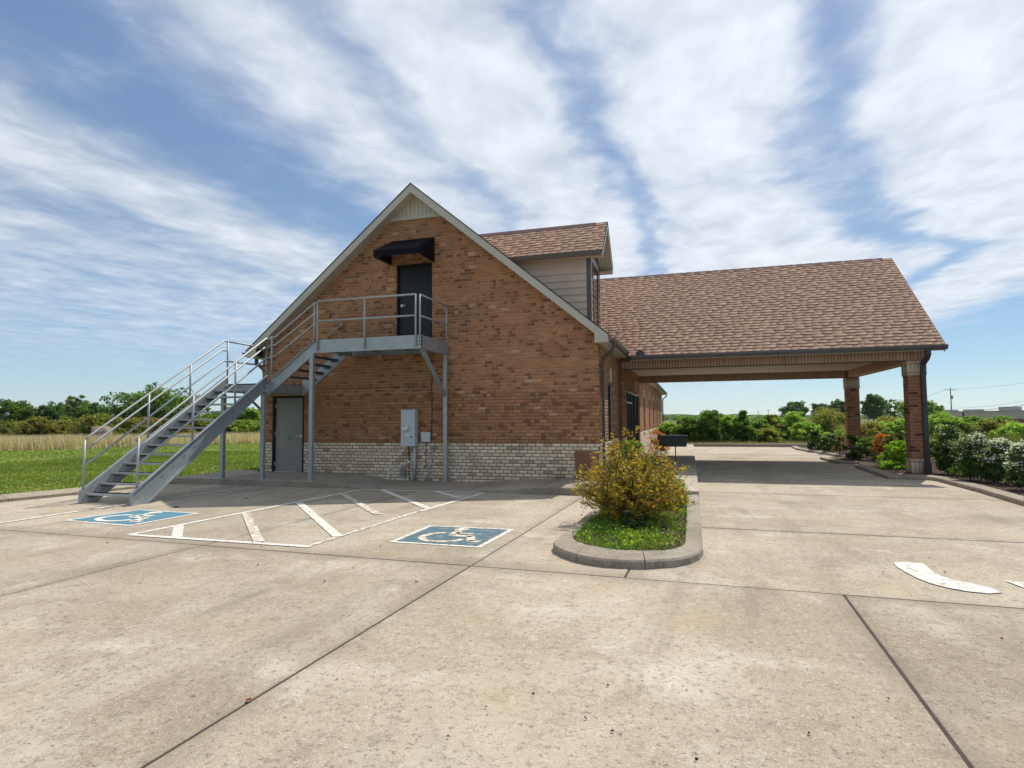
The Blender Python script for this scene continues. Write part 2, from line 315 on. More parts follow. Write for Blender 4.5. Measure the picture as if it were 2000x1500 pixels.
class MB:
    def __init__(s): s.v = []; s.f = []
    def add(s, vs, fs):
        n = len(s.v); s.v += [tuple(map(float, q)) for q in vs]; s.f += [tuple(i+n for i in q) for q in fs]; return s
    def box(s, x0, x1, y0, y1, z0, z1):
        if x0 > x1: x0, x1 = x1, x0
        if y0 > y1: y0, y1 = y1, y0
        if z0 > z1: z0, z1 = z1, z0
        return s.add([(x0,y0,z0),(x1,y0,z0),(x1,y1,z0),(x0,y1,z0),(x0,y0,z1),(x1,y0,z1),(x1,y1,z1),(x0,y1,z1)],
                     [(0,3,2,1),(4,5,6,7),(0,1,5,4),(1,2,6,5),(2,3,7,6),(3,0,4,7)])
    def bbox(s, x0, x1, y0, y1, z0, z1, b=.01):
        """box with chamfered edges all round"""
        xs, ys, zs = (x0, x1), (y0, y1), (z0, z1); vs = []; idx = {}
        for i in (0, 1):
            for j in (0, 1):
                for k in (0, 1):
                    si, sj, sk = 1-2*i, 1-2*j, 1-2*k
                    for a in range(3):
                        p = [xs[i], ys[j], zs[k]]
                        for q, sg in ((0, si), (1, sj), (2, sk)):
                            if q != a: p[q] += sg*b
                        idx[i, j, k, a] = len(vs); vs.append(p)
        fs = []
        def c(a, t, *o):
            return idx
        for a in range(3):
            b1, b2 = [q for q in range(3) if q != a]
            for t in (0, 1):
                ring = []
                for (m1, m2) in ((0,0),(1,0),(1,1),(0,1)):
                    k = [0,0,0]; k[a] = t; k[b1] = m1; k[b2] = m2; ring.append(idx[(*k, a)])
                fs.append(ring if t else ring[::-1])
            # edges parallel to axis a
            for (m1, m2) in ((0,0),(1,0),(1,1),(0,1)):
                k0 = [0,0,0]; k0[b1] = m1; k0[b2] = m2; k1 = list(k0); k1[a] = 1
                fs.append((idx[(*k0, b1)], idx[(*k1, b1)], idx[(*k1, b2)], idx[(*k0, b2)]))
        for i in (0, 1):
            for j in (0, 1):
                for k in (0, 1): fs.append((idx[i,j,k,0], idx[i,j,k,1], idx[i,j,k,2]))
        return s.add(vs, fs)
    def prism(s, poly, ax, a0, a1):
        """poly of 2-D points extruded along axis ax (0,1,2); points are the other two coords in order"""
        n = len(poly); vs = []
        for a in (a0, a1):
            for p in poly:
                q = list(p); q.insert(ax, a); vs.append(q)
        fs = [tuple(range(n))[::-1], tuple(range(n, 2*n))]+[(i, (i+1) % n, n+(i+1) % n, n+i) for i in range(n)]
        return s.add(vs, fs)
    def tube(s, path, r, n=8, ph=0.0, caps=True, up=None):
        P = [np.array(p, float) for p in path]; R = r if hasattr(r, '__len__') else [r]*len(P)
        base = len(s.v); prev = None; vs = []
        for i, p in enumerate(P):
            if i == 0: t = P[1]-p
            elif i == len(P)-1: t = p-P[i-1]
            else:
                a = (p-P[i-1]); b = (P[i+1]-p); t = a/np.linalg.norm(a)+b/np.linalg.norm(b)
            t = t/np.linalg.norm(t)
            if prev is None:
                ref = np.array(up if up else ((0, 0, 1) if abs(t[2]) < .95 else (0, 1, 0)), float); x = np.cross(ref, t); x /= np.linalg.norm(x)
            else: x = prev-t*(prev@t); x /= np.linalg.norm(x)
            prev = x; y = np.cross(t, x)
            k = 1.0
            if 0 < i < len(P)-1:
                a = (p-P[i-1])/np.linalg.norm(p-P[i-1]); k = 1/max(.5, abs(a@t))
            for j in range(n):
                an = ph+2*math.pi*j/n; vs.append(p+R[i]*k*(x*math.cos(an)+y*math.sin(an)) if k == 1 else p+R[i]*(x*math.cos(an)+y*math.sin(an))*(1+(k-1)*.5))
        fs = []
        for i in range(len(P)-1):
            for j in range(n): fs.append((i*n+j, i*n+(j+1) % n, (i+1)*n+(j+1) % n, (i+1)*n+j))
        if caps: fs.append(tuple(range(n))[::-1]); fs.append(tuple((len(P)-1)*n+j for j in range(n)))
        return s.add(vs, fs)
    def sweep(s, prof, a, b):
        """profile of (offset along 'out' dir, z) handled by caller: prof list of 3-D points at a; b-a translation"""
        n = len(prof); d = np.array(b)-np.array(a)
        vs = [np.array(p) for p in prof]+[np.array(p)+d for p in prof]
        return s.add(vs, [tuple(range(n))[::-1], tuple(range(n, 2*n))]+[(i, (i+1) % n, n+(i+1) % n, n+i) for i in range(n)])
    def sphere(s, c, rx, ry, rz, nu=10, nv=6):
        vs = []; fs = []
        for i in range(nv+1):
            th = math.pi*i/nv
            for j in range(nu): ph = 2*math.pi*j/nu; vs.append((c[0]+rx*math.sin(th)*math.cos(ph), c[1]+ry*math.sin(th)*math.sin(ph), c[2]+rz*math.cos(th)))
        for i in range(nv):
            for j in range(nu): fs.append((i*nu+j, (i+1)*nu+j, (i+1)*nu+(j+1) % nu, i*nu+(j+1) % nu))
        return s.add(vs, fs)
    def mesh(s, name, m, smooth=False):
        me = bpy.data.meshes.new(name); me.from_pydata(s.v, [], s.f); me.update()
        import bmesh
        bm = bmesh.new(); bm.from_mesh(me); bmesh.ops.recalc_face_normals(bm, faces=bm.faces); bm.to_mesh(me); bm.free()
        if smooth: me.polygons.foreach_set('use_smooth', np.ones(len(me.polygons), bool))
        me.materials.append(MATS[m]); return me
    def build(s, name, m, parent=None, smooth=False):
        return link(name, s.mesh(name, m, smooth), parent)

def box(name, m, parent, *a, b=0):
    mb = MB()
    if b: mb.bbox(*a, b=b)
    else: mb.box(*a)
    return mb.build(name, m, parent)

# ================================================================== SETTING
# big ground sheet
fg = MB(); R0 = 9000
fg.add([(-R0, -R0, -.10), (R0, -R0, -.10), (R0, R0, -.10), (-R0, R0, -.10)], [(0, 1, 2, 3)])
tag(fg.build('field', 'field'), 'flat green and tan field stretching to the horizon', 'field', kind='structure')

# lawn, left of the kerb and round behind the building
LAWN_EDGE = [(-14.6, -14), (-14.1, 2), (-13.62, 6.0), (-13.16, 8.53), (-12.85, 9.7), (-12.62, 10.8), (-12.55, 11.9), (-12.4, 13.0), (-11.95, 14.2), (-11.6, 14.25), (-11.6, 47.0), (0.0, 47.0), (0.0, 52), (-11.6, 60)]
lw = MB(); n = len(LAWN_EDGE)
vs = []
for (x, y) in LAWN_EDGE: vs += [(x, y, .10)]
vs += [(-62, 60, .02), (-62, -14, .02)]
lw.add(vs, [tuple(range(len(vs)))])
tag(lw.build('lawn', 'lawn'), 'mown green lawn left of the metal staircase', 'lawn', kind='structure')

def in_lawn(x, y):
    if y < 11.9: e = np.interp(y, [p[1] for p in LAWN_EDGE[:7]], [p[0] for p in LAWN_EDGE[:7]])
    elif y < 14.2: e = np.interp(y, [11.9, 13, 14.2], [-12.55, -12.4, -11.95])
    else: e = -11.65
    return x < e-.02

# ---- parking lot: joint bed and slabs with recessed joints
TH = rad(-1.95); J0 = np.array([-2.27, 6.03])
def jf(u, v):                                   # joint frame -> world
    c, s_ = math.cos(TH), math.sin(TH); return (J0[0]+u*c-v*s_, J0[1]+u*s_+v*c)
lot = MB(); lot.add([(-14.0, -14, -.006), (5.5, -14, -.006), (5.6, 12.4, -.006), (6.2, 36, -.006), (-1.0, 36, -.006), (-14.0, 12.4, -.006)], [(0, 1, 2, 3, 4, 5)])
lot = tag(lot.build('parking_lot', 'joint'), 'wide weathered tan concrete parking lot with dark joints', 'parking lot', kind='structure')
def slab(u0, u1, v0, v1, m='concrete'):
    g = .006; b = .009; z = float(rng.normal(0, .0012))
    P = [jf(u0+g, v0+g), jf(u1-g, v0+g), jf(u1-g, v1-g), jf(u0+g, v1-g)]
    Q = [jf(u0+g+b, v0+g+b), jf(u1-g-b, v0+g+b), jf(u1-g-b, v1-g-b), jf(u0+g+b, v1-g-b)]
    mb = MB(); mb.add([(*p, -.055) for p in P]+[(*p, -.010+z) for p in P]+[(*q, z-.001) for q in Q],
           [(0, 1, 5, 4), (1, 2, 6, 5), (2, 3, 7, 6), (3, 0, 4, 7), (4, 5, 9, 8), (5, 6, 10, 9), (6, 7, 11, 10), (7, 4, 8, 11), (8, 9, 10, 11)])
    return mb.build('slab', m, lot)
UL = [-11.7, -10.86, -7.24, -3.63, 0, 3.52, 7.1, 10.7, 14.3]
VN = [-15.0, -9.6, -4.2, 0]
for a, b in zip(VN[:-1], VN[1:]):
    for c, d in zip(UL[1:6], UL[2:7]): slab(c, d, a, b)
    slab(7.1, 7.8, a, b)
    slab(-11.7, -10.86, a, b)
for c, d in ((-11.3, -10.86), (-10.86, -7.24), (-7.24, -3.63), (-3.63, 0), (0, 1.62)): slab(c, d, 0, 6.25)
slab(1.62, 7.85, 0, 3.02)
for a, b in ((3.02, 7.3), (7.3, 11.7), (11.7, 16.2), (16.2, 20.8), (20.8, 27.9)): slab(1.1, 7.95, a, b)

# ---- sidewalk in front of the gable, dipping to the lot where the access aisle meets it
def walk_z(x, back=False):
    a = [-8.26, -6.85, -4.75, -3.15] if not back else [-8.2, -7.45, -5.2, -3.0]
    return float(np.interp(x, a, [.15, .006, .006, .15]))
wk = MB(); xs = [-12.55, -12.0, -11, -10.4, -9.3, -8.26, -7.8, -7.45, -7.1, -6.85, -6.2, -5.5, -5.0, -4.75, -4.3, -3.9, -3.5, -3.15, -2.6, -2.03, -1.47]
rows = []
for x in xs:
    yf = 12.02 if x > -12.0 else 12.02-(x+12.0)*(-.1)
    yb = 13.97 if x > -11.45 else 14.3
    zf, zb = walk_z(x), walk_z(x, True)
    rows.append([(x, yf, -.05), (x, yf, zf-.015), (x, yf+.02, zf), (x, (yf+yb)/2, (zf+zb)/2), (x, yb, zb)])
vs = [p for r_ in rows for p in r_]; fs = []
for i in range(len(xs)-1):
    for j in range(4): fs.append((i*5+j, (i+1)*5+j, (i+1)*5+j+1, i*5+j+1))
wk.add(vs, fs)
walk = tag(wk.build('sidewalk', 'walk'), 'grey concrete sidewalk along the gable wall, dipping to a ramp', 'sidewalk', kind='structure')
for x in (-11.0, -9.35, -4.6, -3.0):            # tooled joints, thin dark strips
    zf, zb = walk_z(x)+.002, walk_z(x, True)+.002
    j = MB(); j.add([(x, 12.03, zf), (x+.012, 12.03, zf), (x+.012, 13, (zf+zb)/2), (x, 13, (zf+zb)/2), (x, 13.9, zb), (x+.012, 13.9, zb)], [(0, 1, 2, 3), (3, 2, 5, 4)]); j.build('joint', 'joint', walk)

# side walkway along the right wall
sw = tag(box('side_walkway', 'pale_concrete', None, -.95, .13, 12.02, 33.0, -.05, .15, b=.012), 'pale raised concrete walkway beside the drive-through lane', 'walkway', kind='structure')
for y in (14.8, 18.1, 21.6, 25.2, 29.0):
    box('joint', 'joint', sw, -.94, .12, y, y+.012, .1495, .1515)
box('walk_corner', 'walk', walk, -1.47, -.95, 12.02, 14.0, -.05, .148, b=.01)
box('wall_bed', 'soil', walk, -2.02, -.95, 14.0, 19.0, -.05, .12)
box('entry_pad', 'walk', walk, -2.02, -.95, 19.0, 33.0, -.05, .146)

# ---- kerbs
def ribbon(name, outer, inner, z0, z1, m, parent, b=.02):
    """solid strip between two polylines with a rounded outer top edge"""
    mb = MB(); n = len(outer); vs = []
    for (ox, oy), (ix, iy) in zip(outer, inner):
        d = np.array([ix-ox, iy-oy]); d = d/np.linalg.norm(d)
        vs += [(ox, oy, z0), (ox+d[0]*.008, oy+d[1]*.008, z1-b), (ox+d[0]*(b+.008), oy+d[1]*(b+.008), z1), (ix-d[0]*.01, iy-d[1]*.01, z1), (ix, iy, z1-.012), (ix, iy, z0)]
    fs = []
    for i in range(n-1):
        for j in range(5): fs.append((i*6+j, (i+1)*6+j, (i+1)*6+j+1, i*6+j+1))
    fs += [tuple(range(6)), tuple((n-1)*6+j for j in range(6))[::-1]]
    mb.add(vs, fs); return mb.build(name, m, parent)
def kerb(label, outer, inner, z1, cuts, m='kerb', z0=-.05, name='kerb', extra=None):
    root = tag(empty(name, (0, 0, 0)), label, 'kerb', kind='structure')
    cuts = [0]+cuts+[len(outer)-1]
    for a, b in zip(cuts[:-1], cuts[1:]):
        o = [np.array(p, float) for p in outer[a:b+1]]; i_ = [np.array(p, float) for p in inner[a:b+1]]
        def pull(L_):
            L_ = [p.copy() for p in L_]
            d = L_[1]-L_[0]; L_[0] = L_[0]+d/np.linalg.norm(d)*.004
            d = L_[-2]-L_[-1]; L_[-1] = L_[-1]+d/np.linalg.norm(d)*.004
            return L_
        ribbon('kerb_segment', pull(o), pull(i_), z0, z1, m, root)
    return root
KZ = .085
IOP = [(1200, 962), (1181, 974), (1162, 989), (1140, 1007), (1115, 1028), (1092, 1047), (1080, 1059), (1083, 1066), (1100, 1075), (1125, 1083), (1150, 1088), (1180, 1092), (1210, 1094), (1260, 1095), (1320, 1091), (1348, 1086), (1366, 1078), (1374, 1068), (1370, 1020), (1365.5, 966)]
IIP = [(1214, 962), (1197, 974), (1180, 989), (1163, 1007), (1142, 1028), (1126, 1040), (1119, 1047), (1120, 1052), (1130, 1058), (1145, 1063), (1160, 1066), (1182, 1070), (1208, 1073), (1255, 1075), (1298, 1074), (1318, 1071), (1331, 1066), (1338, 1059), (1340, 1020), (1342, 966)]
IO = [tuple(onz(*p, KZ)[:2]) for p in IOP]; II = [tuple(onz(*p, KZ)[:2]) for p in IIP]
kerb('rounded concrete kerb round the planting island', IO, II, KZ, [4, 9, 13, 18])
ib = MB(); ib.add([(*p, .045) for p in II], [tuple(range(len(II)))])
tag(ib.build('planting_bed', 'soil'), 'mulched soil bed inside the rounded island kerb', 'planting bed', kind='structure')
# right-hand kerb, stepping out round the portico columns
ob_ = [tuple(onz(*p, 0.0)[:2]) for p in ((2000, 989), (1915, 963), (1827.5, 939.4), (1813.7, 938), (1733, 936), (1669, 913))]
ib_ = [tuple(onz(*p, KZ)[:2]) for p in ((2000, 969), (1918, 947), (1846, 931), (1813, 927), (1744, 924), (1690, 908))]
RO = [(5.30, -12), (5.36, 4.0), (5.40, 9.0)]+ob_; RI = [(5.62, -12), (5.68, 4.0), (5.74, 9.0)]+ib_
kerb('concrete kerb along the right shrub bed, stepping out at the near column', RO, RI, KZ, [1, 2, 3, 4, 5, 7])
RO2 = [(5.2, 21.86), (4.68, 21.95), (4.56, 22.2), (4.52, 24.3)]; RI2 = [(5.2, 22.12), (4.90, 22.20), (4.82, 22.4), (4.78, 24.3)]
kerb('short concrete kerb round the far column bed', RO2, RI2, KZ, [2])
RO3 = [(5.50, 25.0), (5.15, 28.0), (4.75, 31.0), (4.9, 33.2)]; RI3 = [(5.76, 25.0), (5.41, 28.0), (5.01, 31.0), (5.14, 33.2)]
kerb('concrete kerb beyond the far column', RO3, RI3, KZ, [1, 2])
kerb('long straight kerb closing the far end of the lane', [(-.9, 33.7), (3, 33.8), (7.5, 33.95)], [(-.9, 33.95), (3, 34.05), (7.5, 34.2)], .16, [1])
# left mountable kerb beside the lawn
KO = [(-14.35, -14), (-13.85, 2), (-13.38, 6.0), (-12.92, 8.53), (-12.62, 9.7), (-12.42, 10.8), (-12.36, 11.7)]
KI = [(-14.62, -14), (-14.12, 2), (-13.64, 6.0), (-13.18, 8.55), (-12.87, 9.75), (-12.66, 10.82), (-12.58, 11.7)]
lk = tag(empty('kerb'), 'low sloping kerb between the lot and the lawn', 'kerb', kind='structure')
for a, b in ((0, 1), (1, 2), (2, 3), (3, 6)):
    mb = MB(); vs = []
    for (ox, oy), (ix, iy) in zip(KO[a:b+1], KI[a:b+1]): vs += [(ox, oy, -.05), (ox, oy, .055), (ix, iy, .125), (ix, iy, -.05)]
    k = b-a; fs = [(0, 1, 2, 3), tuple(4*k+j for j in (3, 2, 1, 0))]
    for i in range(k):
        for j in range(3): fs.append((i*4+j, (i+1)*4+j, (i+1)*4+j+1, i*4+j+1))
    vs = [(x, y+(.005 if i < 4 else (-.005 if i >= 4*k else 0)), z) for i, (x, y, z) in enumerate(vs)]
    mb.add(vs, fs); mb.build('kerb_segment', 'kerb', lk)
# right shrub bed
rbp = [(5.6, -12), (8.7, -12), (8.7, 33), (5.05, 33), (5.2, 30), (5.6, 25), (4.70, 24.3), (4.75, 22.1), (5.25, 21.95), (4.85, 20.4)]+[(x-.03, y+.02) for x, y in ib_[::-1]]+[(5.70, 9.0)]
rb = MB(); rb.add([(x, y, .0 if x > 8.6 else .062) for x, y in rbp], [tuple(range(len(rbp)))])
tag(rb.build('shrub_bed', 'soil'), 'dark mulched bed under the shrubs right of the lane', 'planting bed', kind='structure')

# ---- painted markings
def strip(mb, a, b, w, z=.005):
    a = np.array(a, float); b = np.array(b, float); d = (b-a)/np.linalg.norm(b-a); nrm = np.array([-d[1], d[0]])*w/2
    mb.add([(*(a-nrm), z), (*(b-nrm), z), (*(b+nrm), z), (*(a+nrm), z)], [(0, 1, 2, 3)]); return mb
sl = MB(); strip(sl, (-10.36, 3.2), (-10.22, 9.2), .10); strip(sl, (-10.22, 9.2), (-9.86, 12.0), .09)
tag(sl.build('stall_line', 'line_paint'), 'long white stall line running past the stair foot', 'painted line')
ha = tag(empty('hatched_aisle', (-5.8, 9, 0)), 'white hatched access aisle painted between the two blue squares', 'painted marking')
def hs(a, b, w, m='line_paint', z=.005, name='stripe'):
    o = strip(MB(), a, b, w, z).build(name, m, ha); o.location = (5.8, -9, 0); return o
hs((-7.42, 6.44), (-7.08, 11.98), .10, name='border'); hs((-7.0, 11.93), (-4.16, 11.93), .09, name='border', z=.007)
hs((-4.20, 11.9), (-4.42, 9.35), .10, name='border', z=.006); hs((-4.44, 9.3), (-4.56, 6.45), .09, 'worn_paint', name='border', z=.0055); hs((-7.42, 6.44), (-4.50, 6.40), .10, name='border', z=.0075)
for a, b, m in (((-7.32, 7.17), (-6.62, 6.46), 'line_paint'), ((-7.21, 8.44), (-5.32, 6.48), 'worn_paint'), ((-7.10, 9.72), (-4.53, 7.04), 'line_paint'),
             ((-7.02, 11.06), (-4.94, 8.84), 'worn_paint'), ((-6.6, 11.95), (-4.42, 9.66), 'line_paint'), ((-5.26, 11.92), (-4.36, 11.02), 'line_paint')):
    hs(a, b, .135, m, .009)
def isa(corners, label, blue, white, flip=False):
    """blue square with white border and wheelchair symbol; corners bl, br, tr, tl in world"""
    bl, br, tr, tl = [np.array(c, float) for c in corners]; cen = (bl+br+tr+tl)/4
    root = tag(empty('accessible_parking_square', (*cen, 0)), label, 'parking symbol')
    def P(s_, t): return (1-s_)*(1-t)*bl+s_*(1-t)*br+s_*t*tr+(1-s_)*t*tl
    def W3(s_, t, z): p = P(s_, t)-cen; return (p[0], p[1], z)
    mb = MB(); mb.add([W3(0, 0, .005), W3(1, 0, .005), W3(1, 1, .005), W3(0, 1, .005)], [(0, 1, 2, 3)]); mb.build('border', 'line_paint', root)
    e = .055; mb = MB(); mb.add([W3(e, e, .009), W3(1-e, e, .009), W3(1-e, 1-e, .009), W3(e, 1-e, .009)], [(0, 1, 2, 3)]); mb.build('blue_field', blue, root)
    sy = MB(); w = .045
    def seg(a, b, ww=w):
        a = np.array(a); b = np.array(b); d = (b-a)/np.linalg.norm(b-a); nn = np.array([-d[1], d[0]])*ww
        sy.add([W3(*(a-nn), .013), W3(*(b-nn), .013), W3(*(b+nn), .013), W3(*(a+nn), .013)], [(0, 1, 2, 3)])
    pts = [W3(.46+.085*math.cos(t), .83+.085*math.sin(t), .0135) for t in np.linspace(0, 2*math.pi, 13)[:-1]]; sy.add(pts, [tuple(range(12))])
    seg((.46, .74), (.49, .47)); seg((.47, .47), (.72, .47)); seg((.70, .48), (.80, .22)); seg((.78, .22), (.90, .25)); seg((.48, .60), (.68, .60), .035)
    an = np.radians(np.linspace(112, 345, 16)); ri, ro = .195, .275; c = (.45, .37)
    vs = [W3(c[0]+r_*math.cos(a), c[1]+r_*math.sin(a), .0125) for a in an for r_ in (ri, ro)]
    sy.add(vs, [(2*i, 2*i+1, 2*i+3, 2*i+2) for i in range(15)])
    sy.build('wheelchair_symbol', white, root)
isa(((-9.53, 7.10), (-8.05, 6.97), (-7.95, 8.24), (-9.36, 8.32)), 'bright blue accessible-parking square just right of the stair foot', 'blue_bright', 'line_paint')
isa(((-3.70, 6.90), (-2.46, 6.88), (-2.40, 8.14), (-3.70, 8.12)), 'worn dull blue accessible-parking square left of the planting island', 'blue_worn', 'worn_paint')
ar = MB(); ap = [(2.03, 7.30), (2.17, 7.36), (2.31, 7.33), (2.28, 7.0), (2.29, 6.78), (2.36, 6.65), (2.46, 6.57), (2.54, 6.47), (2.59, 6.32), (2.46, 6.25), (2.30, 6.28), (2.19, 6.36), (2.10, 6.48), (2.05, 6.62), (2.02, 6.85), (2.0, 7.1)]
ar.add([(*p, .005) for p in ap], [tuple(range(len(ap)))]); tag(ar.build('curved_arrow_stroke', 'line_paint'), 'curved white arrow stroke painted in the right lane', 'painted marking')
ar = MB(); ap = [(2.79, 6.78), (2.92, 6.74), (3.25, 6.62), (3.2, 6.30), (2.95, 6.36), (2.83, 6.55)]
ar.add([(*p, .005) for p in ap], [tuple(range(len(ap)))]); tag(ar.build('arrow_head', 'line_paint'), 'white arrow head cut by the right edge of the photo', 'painted marking')

# ================================================================== BRICK BUILDING
XC, XL, XR, YF, YB = -6.73, -11.43, -2.03, 13.946, 46.7
SL = .829; ZAP = 7.606                           # main roof: top surface z = ZAP - SL*|x-XC|
CH = .0813; BL = .203; MJ = .010; ZCR = .965    # course height, brick module, mortar joint, top of the cream band
bld = tag(empty('brick_building', (0, 0, 0)), 'brown brick building with steep gable, dormer and drive-through portico', 'building')

BROWN = np.array([(.40, .192, .092), (.415, .207, .102), (.38, .178, .086), (.415, .216, .113), (.39, .19, .095), (.395, .176, .087), (.365, .182, .092), (.345, .165, .083)])
DARK = np.array([(.245, .108, .056), (.215, .094, .052), (.275, .125, .064), (.205, .10, .056), (.26, .138, .068)])
PALE = np.array([(.47, .29, .17), (.49, .32, .21)])
CREAM = np.array([(.68, .555, .40), (.72, .60, .445), (.62, .495, .35), (.74, .635, .49), (.55, .425, .295), (.42, .31, .21)])
def brown_tint(x=0, z=0):
    cl = .07+.13*max(0, math.sin(x*.9+z*1.7)*math.sin(z*2.3-x*.6+1.0))
    q = rng.random()
    if q < cl: c = DARK[rng.integers(len(DARK))]
    elif q > .975: c = PALE[rng.integers(2)]
    else: c = BROWN[rng.integers(len(BROWN))]
    return c*rng.uniform(.9, 1.1)
def cream_tint(*a): return CREAM[rng.choice(6, p=[.24, .24, .2, .14, .11, .07])]*rng.uniform(.9, 1.08)

# template: 12 verts, 9 quads; local a (along), b (up), c (out of the wall)
def brick_arrays(lst):
    """lst of (a0,a1,b0,b1,depth) -> verts (n,12,3) in (a,b,c) and faces"""
    L_ = np.array(lst, float); n = len(L_); a0, a1, b0, b1, d = L_.T; ch = .0035
    def ring(e, c): return np.stack([np.stack([a0+e, b0+e, c], 1), np.stack([a1-e, b0+e, c], 1), np.stack([a1-e, b1-e, c], 1), np.stack([a0+e, b1-e, c], 1)], 1)
    z = np.zeros(n)
    V = np.concatenate([ring(0, z-.02), ring(0, d-ch), ring(ch, d)], 1)
    T = np.array([(8, 9, 10, 11)]+[(4+i, 4+(i+1) % 4, 8+(i+1) % 4, 8+i) for i in range(4)]+[(i, (i+1) % 4, 4+(i+1) % 4, 4+i) for i in range(4)])
    F = (T[None]+12*np.arange(n)[:, None, None]).reshape(-1, 4)
    return V.reshape(-1, 3), F
def bricks_mesh(name, lst, tints, mapf, parent, flip=False, kind='stuff'):
    V, F = brick_arrays(lst); P = mapf(V)
    if flip: F = F[:, ::-1]
    o = quadmesh(name, P, F, 'brick', parent, tint=np.repeat(np.array(tints), 9, axis=0)); o['kind'] = kind; return o
def front_map(y): return lambda V: np.stack([V[:, 0], y-V[:, 2], V[:, 1]], 1)
def right_map(x): return lambda V: np.stack([x+V[:, 2], V[:, 0], V[:, 1]], 1)
def left_map(x): return lambda V: np.stack([x-V[:, 2], V[:, 0], V[:, 1]], 1)
def back_map(y): return lambda V: np.stack([V[:, 0], y+V[:, 2], V[:, 1]], 1)

def course_bricks(spans, z0, z1, off, length, tintf, header=False):
    """bricks of one course over a list of (a0,a1) spans"""
    out = []; L_ = length
    for (s0, s1) in spans:
        a = math.floor((s0-off)/L_)*L_+off
        while a < s1:
            b0, b1 = max(a+MJ/2, s0), min(a+L_-MJ/2, s1)
            if b1-b0 > .025:
                out.append((b0, b1, z0+MJ/2, z1-MJ/2, .009+rng.uniform(-.0025, .0025)))
            a += L_
    return out
def cut(span, holes):
    res = [span]
    for (h0, h1) in holes:
        nr = []
        for (a, b) in res:
            if h1 <= a or h0 >= b: nr.append((a, b))
            else:
                if h0 > a: nr.append((a, h0))
                if h1 < b: nr.append((h1, b))
        res = nr
    return res
def wall_bricks(a0, a1, zt, openings, clip=None, ztop_cream=ZCR):
    """list of bricks + tints for a wall from z=-.02 to zt; openings (a0,a1,z0,z1)"""
    L_, T_ = [], []
    k0 = -12
    k = k0
    while True:
        z0 = ztop_cream+k*CH; z1 = z0+CH
        if z0 > zt-.01: break
        zm = (z0+z1)/2; sp = (a0, a1)
        if clip: sp = clip(z1)
        if sp and sp[1]-sp[0] > .05:
            holes = [(o[0], o[1]) for o in openings if o[2] < zm < o[3]]
            spans = cut(sp, holes); head = (k == 0)
            ln = BL/2 if head else BL
            bs = course_bricks(spans, z0, min(z1, zt), (BL/2 if k % 2 else 0)+.03*math.sin(k*7.1), ln, None)
            for b in bs:
                if k < 0: L_.append((b[0]+.003, b[1]-.003, b[2]+.002, b[3]-.003, b[4])); T_.append(cream_tint())
                else:
                    xm = (b[0]+b[1])/2
                    if not head and rng.random() < .15 and b[1]-b[0] > .15:      # flashed brick: one end burnt dark
                        c = b[0]+(b[1]-b[0])*rng.uniform(.38, .6)
                        d1, d2 = (brown_tint(xm, zm), DARK[rng.integers(5)])
                        if rng.random() < .5: d1, d2 = d2, d1
                        L_ += [(b[0], c, *b[2:]), (c+.001, b[1], *b[2:])]; T_ += [d1, d2]
                    else:
                        L_.append(b); T_.append(brown_tint(xm, zm)*(.86 if head else 1))
        k += 1
    return L_, T_

# ---- mortar cores
def grid_core(a0, a1, z0, z1, openings, add):
    As = sorted({a0, a1, *[o[0] for o in openings], *[o[1] for o in openings]}); Zs = sorted({z0, z1, *[o[2] for o in openings], *[o[3] for o in openings]})
    for p, q in zip(As[:-1], As[1:]):
        for r_, t in zip(Zs[:-1], Zs[1:]):
            am, zm = (p+q)/2, (r_+t)/2
            if any(o[0] < am < o[1] and o[2] < zm < o[3] for o in openings): continue
            add(p, q, r_, t)
D1 = (-11.075, -10.06, .15, 2.235)              # lower door opening
D2 = (-7.29, -6.28, 3.50, 5.62)                 # upper door opening
ZG = 3.40
mb = MB()
for (za, zb) in ((-.1, ZCR), (ZCR, ZG)):
    pass
grid_core(XL, XR, -.1, ZG, [D1], lambda p, q, r_, t: mb.box(p, q, YF, YF+.25, r_, t))
def xr_at(z): return (ZAP-.20-z)/SL              # half width of the gable wall under the rake board
hw = xr_at(ZG); h2 = xr_at(D2[3]); ht = xr_at(6.80)
hb = min(hw, XR-XC)
zc = ZAP-.20-SL*hb
mb.prism([(XC-hb, ZG), (D2[0], ZG), (D2[0], D2[3]), (XC-h2, D2[3]), (XC-hb, zc)], 1, YF, YF+.25)
mb.prism([(D2[1], ZG), (XC+hb, ZG), (XC+hb, zc), (XC+h2, D2[3]), (D2[1], D2[3])], 1, YF, YF+.25)
mb.box(D2[0], D2[1], YF, YF+.25, ZG, D2[2])
mb.prism([(XC-h2, D2[3]), (XC+h2, D2[3]), (XC+ht, 6.80), (XC-ht, 6.80)], 1, YF, YF+.25)
wallf = mb.build('gable_wall', 'mortar', bld)
# darker mortar behind the cream band
cb = MB(); grid_core(XL, XR, -.08, ZCR, [D1], lambda p, q, r_, t: cb.box(p, q, YF-.003, YF+.02, r_, t)); cb.build('cream_band', 'mortar_dark', bld)
def gclip(z):
    h = min(xr_at(z)+.03, XR-XC)
    return (XC-h, XC+h) if h > .1 else None
LB, TB = wall_bricks(XL, XR, 6.78, [D1, D2], clip=gclip)
